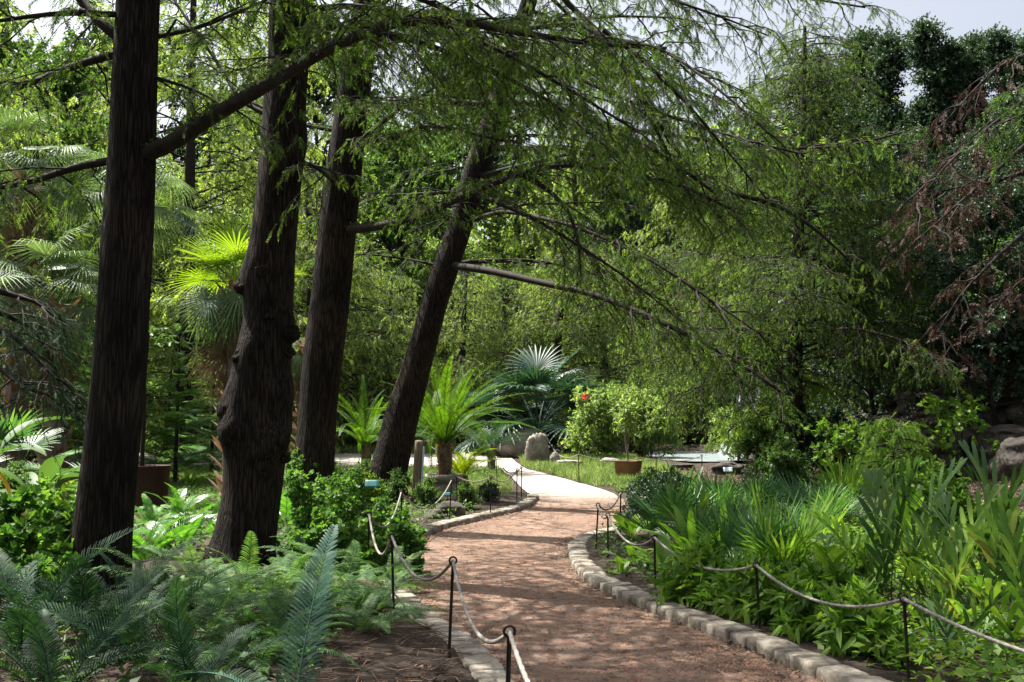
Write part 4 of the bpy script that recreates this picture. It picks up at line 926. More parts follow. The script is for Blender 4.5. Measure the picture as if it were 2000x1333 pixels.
fm('needle', M['palmetto'], [fan(1.3, .85, 22, 190, .1, 74, 9, 1.1), fan(1.2, .85, 22, 200, .2, 55, 10, 1.1), fan(1.2, .8, 20, 190, .15, 40, 11, 1.1)])
M['needle'] = leafmat('needle_palm_leaf', [(0, (.012, .04, .03)), (.6, (.03, .075, .05)), (1, (.07, .13, .075))], tr=.2, rough=.45, spec=.4)
fm('needledk', M['needle'], [fan(1.3, .85, 22, 210, .2, 74, 9, .9), fan(1.2, .85, 22, 210, .35, 55, 10, .9), fan(1.2, .8, 20, 200, .3, 40, 11, .9)])
fm('palmetto', M['palmetto'], [fan(.5, .6, 20, 170, .08, 72, 12, .9, .4, .006, -10, .35), fan(.45, .62, 22, 180, .12, 55, 13, .9, .4, .006, -10, .35), fan(.4, .58, 20, 170, .15, 40, 14, .9, .4, .006, -10, .35)])
fm('palmettob', M['lush'], [fan(.45, .6, 16, 150, .08, 78, 15, .9, .4, .006, -8, .3), fan(.45, .6, 18, 160, .1, 62, 16, .9, .4, .006, -10, .3)])
fm('thatch', M['thatch'], [fan(.7, .9, 24, 160, .3, -60, 17, .8), fan(.6, .9, 22, 140, .2, -75, 18, .8)])
fm('hosta', M['lush'], [blade(.42, .13, 65, -15, 1, .3), blade(.38, .12, 50, -25, 2, .3), blade(.45, .12, 78, 20, 3, .3)])
fm('ginger', M['lush'], [blade(.75, .10, 70, 15, 4, .25), blade(.7, .095, 58, -5, 5, .25), blade(.8, .10, 80, 40, 6, .25)])
fm('aspid', M['mid'], [blade(.8, .11, 80, 45, 7, .3), blade(.75, .11, 68, 10, 8, .3)])
fm('banana', M['cane'], [blade(1.25, .30, 62, -5, 9, .2, .35, 12), blade(1.2, .3, 45, -25, 10, .2, .35, 12)])
fm('bananay', M['yellow'], [blade(.9, .16, -50, -86, 11, .1, .5, 12), blade(.8, .15, -60, -88, 12, .1, .5, 12)])
fm('grassy', M['grass'], [blade(.5, .02, 80, 10, 13, 0, .2, 6), blade(.45, .02, 65, -20, 14, 0, .2, 6)])

def gp(px, py): return G(px, py)
# left foreground -----------------------------------------------------------
for i, (px, py, sc, n, lab) in enumerate([
    (470, 1185, 1., 14, 'pale green fern at the foot of the burled trunk'), (560, 1165, 1.0, 14, 'fern arching right of the burled trunk base'), (655, 1180, 1.0, 14, 'silvery fern below the leafy vines'),
    (730, 1200, .95, 13, 'fern whose fronds lean over the left path edging'), (610, 1235, 1.05, 15, 'dense fern above the big blue-green cycad frond'), (520, 1250, 1.05, 15, 'fern in the middle of the fern bed'),
    (415, 1215, 1.05, 14, 'fern in the shade between the two nearest trunks'), (330, 1215, 1.15, 14, 'tall fern just right of the nearest trunk base'), (400, 1290, 1.1, 14, 'fern low in the bed left of centre at the bottom'),
    (490, 1330, 1.0, 13, 'fern at the bottom edge beside the narrow arching frond'), (700, 1255, .8, 11, 'small fern over the dark mulch beside the edging'), (760, 1165, .8, 12, 'light fern just behind the second rope stake'),
    (380, 1150, .9, 12, 'fern behind the row of ferns between the near trunks'), (610, 1130, .9, 12, 'fern tucked under the vines at left centre'), (690, 1215, .8, 12, 'fern between the leaning-over fern and the silvery one'), (745, 1215, .6, 10, 'small fern pressed against the left edging'), (560, 1290, .9, 12, 'fern left of the big blue-green frond'), (250, 1290, .9, 12, 'fern among the dark cycads at the lower left')]):
    rosette('fern', lab, 'fern', gp(px, py), FM['fern'], n, sc, 'ferns in the left bed', elspread=14, rolls=16, dead=2)
for px, py, sc, n, lab in [
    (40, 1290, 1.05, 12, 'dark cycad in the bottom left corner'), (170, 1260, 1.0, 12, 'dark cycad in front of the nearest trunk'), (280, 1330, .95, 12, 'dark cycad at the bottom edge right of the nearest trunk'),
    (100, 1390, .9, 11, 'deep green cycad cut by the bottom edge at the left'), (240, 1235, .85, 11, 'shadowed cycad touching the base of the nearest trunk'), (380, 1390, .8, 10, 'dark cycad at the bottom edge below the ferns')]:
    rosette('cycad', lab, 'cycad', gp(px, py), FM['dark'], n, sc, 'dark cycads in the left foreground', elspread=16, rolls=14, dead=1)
b = rosette('blue_cycad', 'blue-green cycad with one large upright frond at the bottom centre left', 'cycad', np.array([-1.09, 5.05, 0.]), [FM['blue'][1]], 3, .75, None, az=(-100, 100), tilt=(-30, -10), seed=3)
mkobj('frond', FM['blue'][0], b, (0, 0, 0), (R_(6), R_(4), R_(-6)), .95)
mkobj('frond', FM['blue'][1], b, (0, 0, 0), (R_(-24), R_(-30), R_(-62)), .78)
mkobj('frond', FM['blue'][1], b, (0, 0, 0), (R_(-2), R_(20), R_(72)), .78)
for px, py, sc, n, lab in [
    (345, 1085, 1., 14, 'bright green cycad between the near trunks, closest to the ferns'), (300, 1050, 1.0, 13, 'glossy low cycad touching the right side of the nearest trunk'), (400, 1055, 1.0, 13, 'bright cycad just left of the burled trunk'),
    (345, 1020, 1., 13, 'sunlit cycad in front of the rusty planter'), (425, 1010, .9, 12, 'bright cycad behind the burled trunk on its left'), (290, 1110, .9, 12, 'shaded cycad low beside the nearest trunk'),
    (560, 1040, 1.1, 13, 'arching cycad just right of the burled trunk'), (600, 1010, 1., 12, 'cycad half hidden between the burled trunk and the vines'), (60, 1075, .9, 12, 'green cycad left of the nearest trunk'), (-20, 1120, .9, 12, 'green cycad at the left edge below the banana plant'),
    (120, 1040, .8, 11, 'small bright cycad left of the nearest trunk near the litter'), (365, 960, .85, 9, 'backlit cycad on the far lawn right of the planter')]:
    rosette('zamia_cycad', lab, 'cycad', gp(px, py), FM['zamia'], n, sc, 'bright green cycads in the left bed', elspread=14, rolls=16, dead=1)
# leafy shrubs kinds (local, stems + foliage)
K['vine'] = make_broad(21, 1.1, .26, M['vine'], 22, LOBED, .075, 4, .05, 4, 3, 'bark2', .010, (0, 60), .2, .12, 6, .6, power=.25)
K['vine2'] = make_broad(22, 1.3, .27, M['vine'], 24, LOBED, .08, 4, .05, 4, 3, 'bark2', .010, (0, 60), .2, .12, 7, .6, power=.25)
K['lobelow'] = make_broad(23, .6, .5, M['vine'], 14, LOBED, .1, 6, .1, 5, 3, 'bark2', .01, (0, 50), .24, .12, 4, .6, power=.3)
K['shrubD'] = make_broad(24, 1.3, .75, M['dark'], 22, OVATE, .075, 8, .08, 6, 5, 'bark2', .02, (10, 60), .4, .2, 4, .55, power=.4)
K['shrubM'] = make_broad(25, 1.5, .8, M['mid'], 22, DIAM, .09, 9, .06, 6, 5, 'bark2', .02, (10, 60), .42, .22, 4, .55, power=.4)
K['shrubP'] = make_broad(26, 2.2, 1.15, M['pale'], 24, DIAM, .12, 9, .06, 7, 5, 'barkpale', .025, (10, 60), .6, .3, 5, .55, power=.4)
K['shrubL'] = make_broad(27, 1.2, .6, M['lush'], 20, OVATE, .085, 7, .06, 5, 4, 'bark2', .014, (10, 70), .32, .16, 5, .58, power=.35)
K['herb'] = make_broad(28, .30, .26, M['lush'], 12, LANCE, .15, 5, .05, 3, 2, 'bark2', .006, (20, 75), .12, .07, 5, .55, power=.3)
K['spindly'] = make_broad(41, 1.6, .42, M['pale'], 16, LANCE, .16, 5, .45, 4, 2, 'barkpale', .013, (20, 75), .22, .12, 5, .6, power=.3)
K['sapling'] = make_broad(29, 1.7, .8, M['lush'], 14, BROAD, .12, 4, .25, 4, 2, 'bark2', .016, (10, 60), .35, .14, 3, .55, power=.3)
K['feather'] = make_cypress(30, 2.0, .95, 40, M['cyp'], 1, .15) if False else None
SP = ('stems', 'foliage')
def shrub(kind, lab, px, py=None, sc=1., D=None, group=None, name='shrub', cat='shrub', xy=None):
    loc = gp(px, py) if D is None else GD(px, D)
    return plant(kind, name, loc, sc, lab, cat, group, parts=SP)
for kd, px, py, sc, lab in [
    ('vine', 600, 1075, 1., 'leafy vine shrub nearest the burled trunk'), ('vine2', 665, 1090, 1.0, 'tall lobed-leaf shrub in the middle of the vine patch'), ('vine', 725, 1110, 1., 'lobed-leaf shrub beside the third rope stake'),
    ('vine2', 596, 1030, 1.02, 'highest vine shrub climbing before the third trunk'), ('vine2', 700, 1040, .95, 'lobed-leaf shrub behind the third rope stake'), ('lobelow', 775, 1120, 1., 'low leafy clump spilling onto the path from the left'),
    ('vine', 640, 1045, 1.05, 'dense vine shrub covering the foot of the third trunk'), ('lobelow', 690, 1130, 1., 'low leafy clump between vines and ferns'), ('lobelow', 790, 1075, .9, 'sparse leafy clump where the path widens left'), ('vine', 760, 1065, .7, 'thin vine shrub behind the bed stake'), ('vine', 625, 1020, 1.0, 'tall thin vine spire in front of the third trunk'), ('vine2', 650, 1060, .95, 'tallest narrow vine spire of the vine patch'), ('lobelow', 620, 1100, 1.1, 'low lobed clump at the left foot of the vine patch'), ('lobelow', 740, 1140, .8, 'low lobed clump beside the second rope span')]:
    shrub(kd, lab, px, py, sc * (.9 if px < 612 else .7), group='leafy vine shrubs in the left bed', name='vine_shrub')
for kd, px, py, sc, lab in [
    ('lobelow', 40, 1150, 1.2, 'broad leaved clump at the left edge'), ('shrubL', 95, 1110, .7, 'green shrub left of the nearest trunk'), ('lobelow', 110, 1180, 1.1, 'leafy clump against the left side of the nearest trunk'), ('lobelow', 20, 1215, 1., 'leafy clump above the corner cycad'), ('shrubM', 10, 1040, .6, 'dark green shrub at the left edge under the banana plant')]:
    shrub(kd, lab, px, py, sc, group='leafy clumps at the left edge')
for kd, px, py, sc, lab in [
    ('shrubM', 700, 985, .5, 'soft green shrub at the foot of the leaning trunk'), ('shrubM', 640, 975, .48, 'soft green shrub between the third and leaning trunks'), ('shrubM', 770, 990, .42, 'small shrub right of the leaning trunk'),
    ('shrubM', 915, 1000, .34, 'low dark shrub in the left bed near the edging'), ('shrubD', 955, 990, .32, 'low dark shrub near the tip of the left bed'), ('shrubM', 838, 1000, .36, 'bushy plant beside the dark bed rock'), ('shrubL', 720, 1000, .5, 'leafy shrub before the leaning trunk')]:
    shrub(kd, lab, px, py, sc, group='shrubs in the far part of the left bed')
# banana plants
b = rosette('banana_plant', 'broad leaved banana plant with dark glossy leaves left of the nearest trunk', 'banana plant', gp(70, 1045), FM['banana'], 8, .9, None, 'leaf', z0=.5, elspread=14, seed=5)
mb = MB(); tubes(mb, np.array([[0, 0, -.05], [.02, 0, .3], [0, .02, .62]]), [.05, .045, .03], 10); mb.obj('stem', M['thatch'], b, smooth=True)
b = rosette('banana_plant', 'banana plant with hanging yellow leaves at the left edge', 'banana plant', GD(-25, 13), FM['banana'], 6, 1., None, 'leaf', z0=1.1, elspread=12, seed=8)
mb = MB(); tubes(mb, np.array([[0, 0, -.05], [.02, 0, .7], [0, .02, 1.25]]), [.08, .07, .05], 10); mb.obj('stem', M['thatch'], b, smooth=True)
for i, az in enumerate((-75, -150)): mkobj('leaf', FM['bananay'][i % 2], b, (0, 0, 1.15), (0, 0, R_(az)), .9)['label'] = 'yellow drooping dead leaf'

# palms ----------------------------------------------------------------------
def palm(label, loc, h, r0, meshes, n, sc, tilt, dead=0, boots=True, name='fan_palm', seed=1, lean=(0, 0), meshes2=None):
    root = thing(name, label, 'palm', loc); rg = np.random.default_rng(seed)
    s = np.linspace(0, 1, 30); P = np.stack([lean[0] * s ** 1.5, lean[1] * s, s * h - .1], 1)
    mb = MB(); tubes(mb, P, r0 * (1.15 - .3 * s) * (1 + .06 * np.sin(s * h * 14)), 14)
    mb.obj('trunk', M['palmbark'], root, smooth=True)
    if boots:
        bt = MB(); nb = int(h * 22); z = np.sort(rg.uniform(.1, h, nb)); a = np.arange(nb) * 2.4
        pos, _ = along(P[None], (z / h)[None]); pos = pos[0]; hd = np.stack([np.cos(a), np.sin(a), 0 * a], 1)
        stamp(bt, ovate(.2, -.25), pos + hd * r0 * .8, frames(nrm(hd * .55 + UP), hd), rg.uniform(.35, .5, nb)); bt.obj('leaf_boots', M['thatch'], root)
    top = P[-1]
    for i in range(n):
        az = i * 2.39996 + rg.normal(0, .2); tl = R_(tilt[0] + (tilt[1] - tilt[0]) * i / (n - 1) + rg.normal(0, 6))
        ms = meshes2 if (meshes2 and i < n * .45) else meshes
        mkobj('frond', ms[i % len(ms)], root, top, (tl, R_(rg.normal(0, 12)), az), sc * rg.uniform(.85, 1.1))
    for i in range(dead):
        az = i * 2.4 + rg.normal(0, .2)
        mkobj('dead_frond', FM['thatch'][i % 2], root, top - [0, 0, rg.uniform(0, h * .12)], (R_(rg.normal(0, 8)), 0, az), sc * rg.uniform(.9, 1.2))
    return root
palm('thick booted fan palm with a dead frond skirt left of the nearest trunk', GD(105, 21.5), 4.2, .27, FM['sabal'], 24, .8, (-75, 20), dead=16, seed=2)
palm('tall fan palm with drooping silvery fans at the upper left', GD(30, 23), 7.4, .25, FM['sabal'], 24, .85, (-75, 20), dead=10, seed=3)
palm('tall fan palm behind the nearest trunk with a weeping silvery crown', GD(240, 25), 7.0, .25, FM['sabal'], 24, .95, (-70, 20), dead=8, seed=4)
palm('windmill palm with glowing yellow-green fans left of the burled trunk', GD(452, 19.5), 4.4, .14, FM['windmill'], 30, 1.35, (-60, 35), dead=4, seed=5, name='windmill_palm', meshes2=FM['wdark'])
palm('windmill palm mostly hidden behind the burled trunk', GD(590, 27), 3.6, .13, FM['wdark'], 16, 1.0, (-60, 30), dead=3, seed=6, name='windmill_palm')
rosette('needle_palm', 'big dark fan palm clump behind the boulders', 'palm', GD(1050, 38), FM['needledk'], 54, 1.75, None, tilt=(-60, 22), seed=7, z0=.9)
rosette('needle_palm', 'smaller dark fan palm right of the big fan palm clump', 'palm', GD(1115, 39.5), FM['needledk'], 26, 1.3, None, tilt=(-45, 20), seed=8, z0=.2)
rosette('needle_palm', 'low fan palm at the left edge behind the banana plants', 'palm', GD(20, 17.5), FM['needle'], 18, .95, None, tilt=(-45, 20), seed=9, z0=.2)
# young conifers with tiered pale branches
def tiered(label, loc, h, w, seed):
    rg = np.random.default_rng(seed); root = thing('young_conifer', label, 'tree', loc)
    mb = MB(); tubes(mb, np.array([[0, 0, -.1], [0, .03, h * .5], [.02, 0, h]]), [.06, .04, .01], 8); mb.obj('trunk', M['bark2'], root, smooth=True)
    nt_ = int(h / .32)
    for i in range(nt_):
        f = i / nt_
        for k in range(6):
            mkobj('branch', FM['conif'][k % 2], root, (0, 0, .3 + f * (h - .35)), (R_(rg.normal(8, 6)), R_(rg.normal(0, 8)), k * 1.047 + i * .5 + rg.normal(0, .1)), w * (1.05 - f * .8) * rg.uniform(.85, 1.1))
tiered('tiered pale green conifer between the nearest and burled trunks', GD(345, 24), 4.0, 1.15, 1)
tiered('tiered young conifer left of the nearest trunk above the rusty planter', GD(175, 25), 3.8, .95, 2)
tiered('small tiered conifer just left of the windmill palm trunk', GD(415, 28), 3.4, 1.0, 3)

# potted cycads ----------------------------------------------------------------
def lathe(prof, n=28):
    a = np.linspace(0, 2 * np.pi, n, endpoint=False); prof = np.array(prof, float); k = len(prof)
    V = np.stack([prof[:, 0:1] * np.cos(a), prof[:, 0:1] * np.sin(a), prof[:, 1:2] + 0 * a], -1).reshape(-1, 3)
    i = np.arange(k - 1)[:, None]; j = np.arange(n)[None]; q = np.stack([i * n + j, i * n + (j + 1) % n, (i + 1) * n + (j + 1) % n, (i + 1) * n + j], -1).reshape(-1, 4)
    return MB().add(V, q)
def disc(r, z, n=24):
    a = np.linspace(0, 2 * np.pi, n, endpoint=False); V = np.vstack([np.stack([r * np.cos(a), r * np.sin(a), 0 * a + z], 1), [[0, 0, z + .02]]])
    return MB().add(V, [(i, (i + 1) % n, n) for i in range(n)])
def pot(name, label, loc, r, h, mat, kind='round', cat='pot'):
    root = thing(name, label, cat, loc)
    if kind == 'round': p = [(r * .8, 0), (r * .86, h * .1), (r, h * .9), (r * 1.04, h * .92), (r * 1.04, h), (r * .95, h), (r * .94, h * .85)]
    elif kind == 'steel': p = [(r * .86, 0), (r * .98, h * .97), (r, h * .975), (r * 1.015, h), (r * .97, h), (r * .96, h * .85)]
    else: p = [(r * .9, 0), (r * .9, h * .5), (r * .8, h * .55), (r * .8, h * .62), (r, h * .68), (r * 1.02, h), (r * .92, h), (r * .9, h * .8)]
    lathe(p).obj('vessel', mat, root, smooth=False); disc(r * .93, h * .84).obj('soil', M['soil'], root); return root
pc = GD(868, 21.5)
pot('concrete_pot', 'round pale concrete pot under the large cycad', pc, .40, .46, M['concrete'], 'urn')
c = rosette('sago_cycad', 'large glowing green cycad growing in the concrete pot', 'cycad', pc + [0, 0, .36], FM['sago'], 64, 1.2, None, tilt=(-38, 10), seed=12, z0=.72, ringr=.05)
mb = MB(); tubes(mb, np.array([[0, 0, 0], [.02, 0, .3], [.0, 0, .55], [0, 0, .78]]), [.12, .15, .17, .12], 12, True); mb.obj('stem', M['palmbark'], c, smooth=True)
tt = MB(); a = np.arange(110) * 2.4; z = np.linspace(.02, .76, 110); hd = np.stack([np.cos(a), np.sin(a), 0 * a], 1)
stamp(tt, ovate(.35, -.1), hd * .12 + np.stack([0 * z, 0 * z, z], 1), frames(nrm(hd + UP * 1.1), hd), np.full(110, .11)); tt.obj('stem_scales', M['thatch'], c)
c = rosette('sago_cycad', 'small yellow-green cycad beside the concrete pot', 'cycad', GD(905, 22.2), FM['sagoy'], 20, 1.15, None, tilt=(-20, 12), seed=13, z0=.35)
mb = MB(); tubes(mb, np.array([[0, 0, -.05], [.02, 0, .38]]), [.1, .09], 10, True); mb.obj('stem', M['palmbark'], c, smooth=True)
c = rosette('sago_cycad', 'cycad with arching fronds behind the leaning trunk', 'cycad', GD(715, 24.5), FM['sago'], 28, 1.05, None, tilt=(-35, 10), seed=14, z0=.9)
mb = MB(); tubes(mb, np.array([[0, 0, -.05], [.02, 0, .5], [0, 0, .95]]), [.13, .13, .12], 10, True); mb.obj('stem', M['palmbark'], c, smooth=True)
c = rosette('sago_cycad', 'dark cycad with drooping fronds right of the large potted cycad', 'cycad', GD(960, 28), FM['dark'], 26, 1.5, None, tilt=(-40, 0), seed=15, z0=.7)
mb = MB(); tubes(mb, np.array([[0, 0, -.05], [.0, 0, .75]]), [.12, .12], 10, True); mb.obj('stem', M['palmbark'], c, smooth=True)
# wooden post with a pale face
pw = GD(812, 19.2); root = thing('wooden_post', 'upright square wooden post between the leaning trunk and the potted cycad', 'post', pw)
def box(sx, sy, sz, c=(0, 0, 0), bev=.01):
    V, q = CS[4]; V = V / ((np.abs(V) ** 24).sum(1, keepdims=True)) ** (1 / 24); return MB().add(V * np.array([sx, sy, sz]) / 2 + np.array(c), q)
box(.15, .15, 1.35, (0, 0, .6)).obj('post', M['wood'], root).rotation_euler = (0, R_(3), 0)
box(.03, .10, 1.1, (.10, -.02, .62)).obj('edge_strip', M['palesign'], root).rotation_euler = (0, R_(3), 0)
# plant labels
def plabel(px, D, lab, mat, h=.4, w=.16):
    g = GD(px, D); root = thing('plant_label', lab, 'plant label', g)
    mb = MB(); tubes(mb, np.array([[0, 0, -.1], [0, 0, h]]), [.006, .006], 6, True); mb.obj('stake', M['iron'], root)
    o = box(w, .012, w * .62, (0, 0, 0)).obj('plate', M[mat], root); o.location = (0, -.012, h + .02); o.rotation_euler = (R_(-35), 0, 0)
plabel(1420, 22, 'small pale blue plant label behind the right bed', 'palesign', .5, .2)
plabel(728, 14.2, 'small teal plant label among the vines on the left', 'tealsign', .75, .2)
plabel(875, 17.9, 'tiny teal plant label near the dark bed rock', 'tealsign', .35, .12)
# rusted planters, bench
gl = GD(292, 18.5); pot('steel_planter', 'large rusty steel planter between the nearest and burled trunks', gl, .40, .84, M['rust'], 'steel', 'planter')
s_ = thing('planter_tree', 'thin bare dark stem standing in the large rusty planter', 'tree', gl + [-.12, 0, .70]); mb = MB(); tubes(mb, np.array([[0, 0, 0], [.01, 0, .8], [.0, 0, 1.7], [.05, 0, 2.6]]), [.045, .04, .035, .03], 8); mb.obj('trunk', M['bark2'], s_, smooth=True)
lf = MB(); rg = np.random.default_rng(3); Q = np.array([limb_curve(np.array([.05, 0, 2.3 + .05 * k]), k * 2.4, .6, 30, .3, 5, rg) for k in range(8)]); leaves_on(lf, Q, 26, OVATE, .1, rg=rg); lf.obj('foliage', M['mid'], s_)
gl2 = GD(150, 27.5); pot('steel_planter', 'round rusty planter farther back, left of the nearest trunk', gl2 + [0, 0, .42], .36, .6, M['rust'], 'steel', 'planter')
wl = thing('stone_bench', 'low stone slab wall under the farther rusty planter', 'stone bench', gl2)
box(3.2, .7, .3, (.9, 0, .15)).obj('base', M['stone'], wl); box(3.4, .85, .12, (.9, 0, .363)).obj('slab', M['boulder'], wl)
shrub('shrubL', 'leafy shrub growing in the farther rusty planter', 150, sc=.5, D=27.5).location.z += .9
# terracotta pot on the lawn edge
tp_ = GD(1226, 25.5); pot('terracotta_pot', 'terracotta pot at the end of the lawn with thin stems', tp_, .36, .5, M['terra'], 'steel')
s_ = plant('spindly', 'potted_shrub', tp_ + [0, 0, .40], 1., 'spindly yellow-green shrub growing in the terracotta pot', 'shrub', parts=SP)
# red flowers
def flowers(px, py, D, lab, seed):
    p = at(px, py, D); rg = np.random.default_rng(seed); mb = MB(); n = 26
    stamp(mb, OVATE, np.array(p) + rg.normal(0, .05, (n, 3)), frames(nrm(rg.normal(0, 1, (n, 3))), nrm(rg.normal(0, 1, (n, 3)))), np.full(n, .12))
    return mb, p
# shrubs beyond the path --------------------------------------------------------
bgS = [('shrubP', 1270, 36, 1.0, 'pale shrub between the red bloom shrub and the pond'), ('shrubP', 1330, 47, 1.3, 'pale shrub hanging over the far end of the pond'), ('shrubP', 1130, 36.5, .7, 'small pale shrub at the foot of the fan palm clump'),('shrubP', 1165, 34, 1.0, 'pale yellow-green shrub with a red bloom behind the lawn'), ('shrubP', 1235, 37, 1.05, 'pale shrub with a red bloom above the terracotta pot'), ('shrubP', 1290, 50, 1.3, 'silvery shrub above the grey pond rocks'),
 ('shrubM', 1180, 40, 1.6, 'tall green shrub behind the pale flowering shrubs'), ('shrubM', 1110, 43, 1.5, 'green shrub at the right of the dark fan palms'), ('shrubP', 1370, 51, 1.2, 'pale shrub overhanging the rocks left of the waterfall'),
 ('shrubP', 1440, 33, .75, 'silvery leaved shrub in front of the waterfall'), ('shrubM', 1500, 32, 1.1, 'green shrub right of the waterfall pool'), ('shrubD', 1560, 25, 1.25, 'dark rounded shrub before the rock wall'), ('shrubM', 1500, 24, .9, 'dark green shrub right of the plant label'),
 ('shrubD', 1610, 28, 1.4, 'dark shrub at the foot of the rock wall, left part'), ('shrubM', 760, 46, 1.9, 'large green shrub behind the crossing path'), ('shrubP', 700, 43, 1.25, 'pale leafy shrub with white stems between third and leaning trunks'), ('shrubP', 745, 41, .9, 'smaller pale shrub left of the leaning trunk'),
 ('shrubM', 640, 45, 1.9, 'green shrub behind the crossing path by the third trunk'), ('shrubM', 560, 44, 1.7, 'green shrub in the gap right of the burled trunk'), ('shrubM', 400, 46, 1.7, 'green shrub behind the far rope on the left'), ('shrubD', 320, 45, 1.9, 'dark shrub behind the far rope between the near trunks'),
 ('shrubM', 470, 47, 1.8, 'green shrub behind the far boulder'), ('shrubM', 220, 44, 1.8, 'green shrub behind the nearest trunk far back'), ('shrubD', 130, 42, 1.9, 'dark shrub behind the far planter'), ('shrubM', 20, 38, 1.9, 'green shrub deep at the left edge'),
 ('shrubM', 850, 47, 1.8, 'green shrub behind the large potted cycad'), ('shrubD', 930, 45, 1.8, 'dark shrub behind the potted cycad on its right'), ('shrubD', 1000, 47, 2.0, 'dark shrub behind the big fan palm clump'), ('shrubM', 1250, 52, 1.9, 'green shrub deep behind the pale flowering shrubs')]
for kd, px, D, sc, lab in bgS: shrub(kd, lab, px, sc=sc, D=D, group='shrubs beyond the path')
for px, py, D, x in [(1143, 776, 33.2, 'left'), (1236, 815, 36, 'right')]:
    mb, p = flowers(px, py, D, '', px); o = mb.obj('flower', M['red']); tag(o, 'red bloom on the pale shrub ' + ('nearer the fan palms' if x == 'left' else 'above the terracotta pot'), 'flower', 'red blooms')
# slope shrubs on and above the rock wall
for px, D, sc, w_ in [(1720, 28, .5, 'left, under the cedars'), (1960, 23, .5, 'right, near the frame edge'), (1620, 32, .5, 'far left by the waterfall')]:
    plant('oakA', 'broadleaf_tree', GD(px, D) - [0, 0, .1], sc, 'low dark tree on the rim of the rock wall, ' + w_, 'tree', 'low trees on the wall rim')
for px, D, sc, w_ in [(1655, 27.5, 1.0, 'at the left end of the wall'), (1700, 26.5, .8, 'under the cedars'), (1600, 30, 1.1, 'near the waterfall end')]:
    plant('shrubD', 'shrub', GD(px, D) - [0, 0, .1], sc, 'dark scrub hanging against the rock wall ' + w_, 'shrub', 'scrub along the rock wall', parts=SP)
for kd, px, D, sc, lab in [('shrubD', 1640, 31, 1.7, 'dark bush on top of the rock wall at its left end'), ('shrubD', 1720, 29.5, 1.7, 'dark bush on the rock wall under the glossy oak'), ('shrubM', 1790, 28.5, 1.4, 'green bush on the rock wall with sunlit tips'), ('shrubD', 1870, 27, 1.7, 'dark bush above the rock wall near the dead branches'),
    ('shrubM', 1950, 25, 1.6, 'bush above the rock wall near the right edge'), ('shrubD', 2020, 23, 1.8, 'dark bush above the wall at the right edge'), ('shrubM', 1560, 36, 1.7, 'green bush on the bank above the waterfall'), ('shrubD', 1500, 42, 1.9, 'dark bush beside the top of the waterfall'),
    ('shrubD', 1600, 40, 2.4, 'large dark bush on the slope behind the wall'), ('shrubD', 1680, 38, 2.4, 'large dark bush on the middle of the slope'), ('shrubD', 1760, 36, 2.4, 'large dark bush under the tallest cedar'), ('shrubD', 1850, 33, 2.4, 'large dark bush high on the slope'), ('shrubM', 1960, 31, 2.2, 'large green bush high on the slope at the right'),
    ('shrubM', 1430, 49, 2.2, 'large green bush above the rocks behind the pond'), ('shrubM', 2040, 29, 2.4, 'large bush high on the slope beyond the right edge')]:
    g = GD(px, D); plant(kd, 'shrub', g - [0, 0, .1], sc, lab, 'shrub', 'bushes on the wooded slope', parts=SP)
plant('sapling', 'sapling', GD(1870, 21.5) + [0, 0, .1], 1.1, 'sparse yellow-green sapling in front of the rock wall', 'sapling', parts=SP)
plant('sapling', 'sapling', GD(1640, 21.5), .95, 'upright leafy sapling left of the feathery young cypress', 'sapling', parts=SP)
# feathery young cypress
rg = np.random.default_rng(77); fy = thing('young_cypress', 'small feathery lime green cypress in the right bed before the rock wall', 'tree', GD(1740, 18)); w = MB(); lf = MB()
tubes(w, np.array([[0, 0, -.1], [.03, 0, .6], [0, .02, 1.4]]), [.02, .015, .005], 6)
for i in range(34):
    z = .25 + 1.1 * i / 34; Q = limb_curve(np.array([0, 0, z]), i * 2.4, .75 * (1.15 - z / 1.7), 25, .35, 6, rg)
    limb_foliage(w, lf, Q, .006, 0, 1.6, .3, .18, .3, rg, leafsize=.11)
w.obj('stem', M['bark2'], fy); lf.obj('foliage', M['lime'], fy); fy.scale = (1.25, 1.25, 1.25)

# right bed ---------------------------------------------------------------------
for px, py, sc, n, lab in [(1330, 1065, .95, 14, 'dark palmetto clump nearest the path bend'), (1400, 1045, 1., 14, 'palmetto clump behind the ginger leaves'), (1480, 1040, 1., 14, 'palmetto clump in the middle of the right bed'), (1390, 1100, .85, 12, 'palmetto among the broad ginger leaves'),
    (1470, 1150, .9, 13, 'palmetto low behind the second rope span'), (1600, 1050, 1.0, 14, 'palmetto with dead leaves in its skirt right of centre'), (1550, 1100, .8, 11, 'palmetto beside the bright yellow-green fan')]:
    rosette('palmetto', lab, 'palmetto', gp(px, py), FM['palmetto'], n, sc, 'dwarf palmettos in the right bed', elspread=14, part='fan_leaf')
for px, py, sc, n, lab in [(1530, 1145, 1.05, 7, 'bright yellow-green fan leaf clump over the rope'), (1650, 1035, 1.1, 9, 'bright fan leaf plant before the feathery cypress')]:
    rosette('palmetto', lab, 'palmetto', gp(px, py), FM['palmettob'], n, sc, 'dwarf palmettos in the right bed', elspread=12, part='fan_leaf')
for px, py, sc, n, lab in [(1232, 1055, 1.1, 12, 'broad leaved plant behind the far rope stakes'), (1290, 1125, 1., 12, 'broad leaved plant beside the third stake from the right'), (1240, 1115, .8, 9, 'pale broad leaved plant inside the kerb bend'), (1330, 1115, 1., 12, 'lush broad leaves between rope and palmettos'), (1215, 1135, .6, 8, 'small pale leaved plant on the mulch by the edging')]:
    rosette('broadleaf_plant', lab, 'plant', gp(px, py), FM['hosta'], n, sc, 'broad leaved plants near the bend', elspread=12, part='leaf')
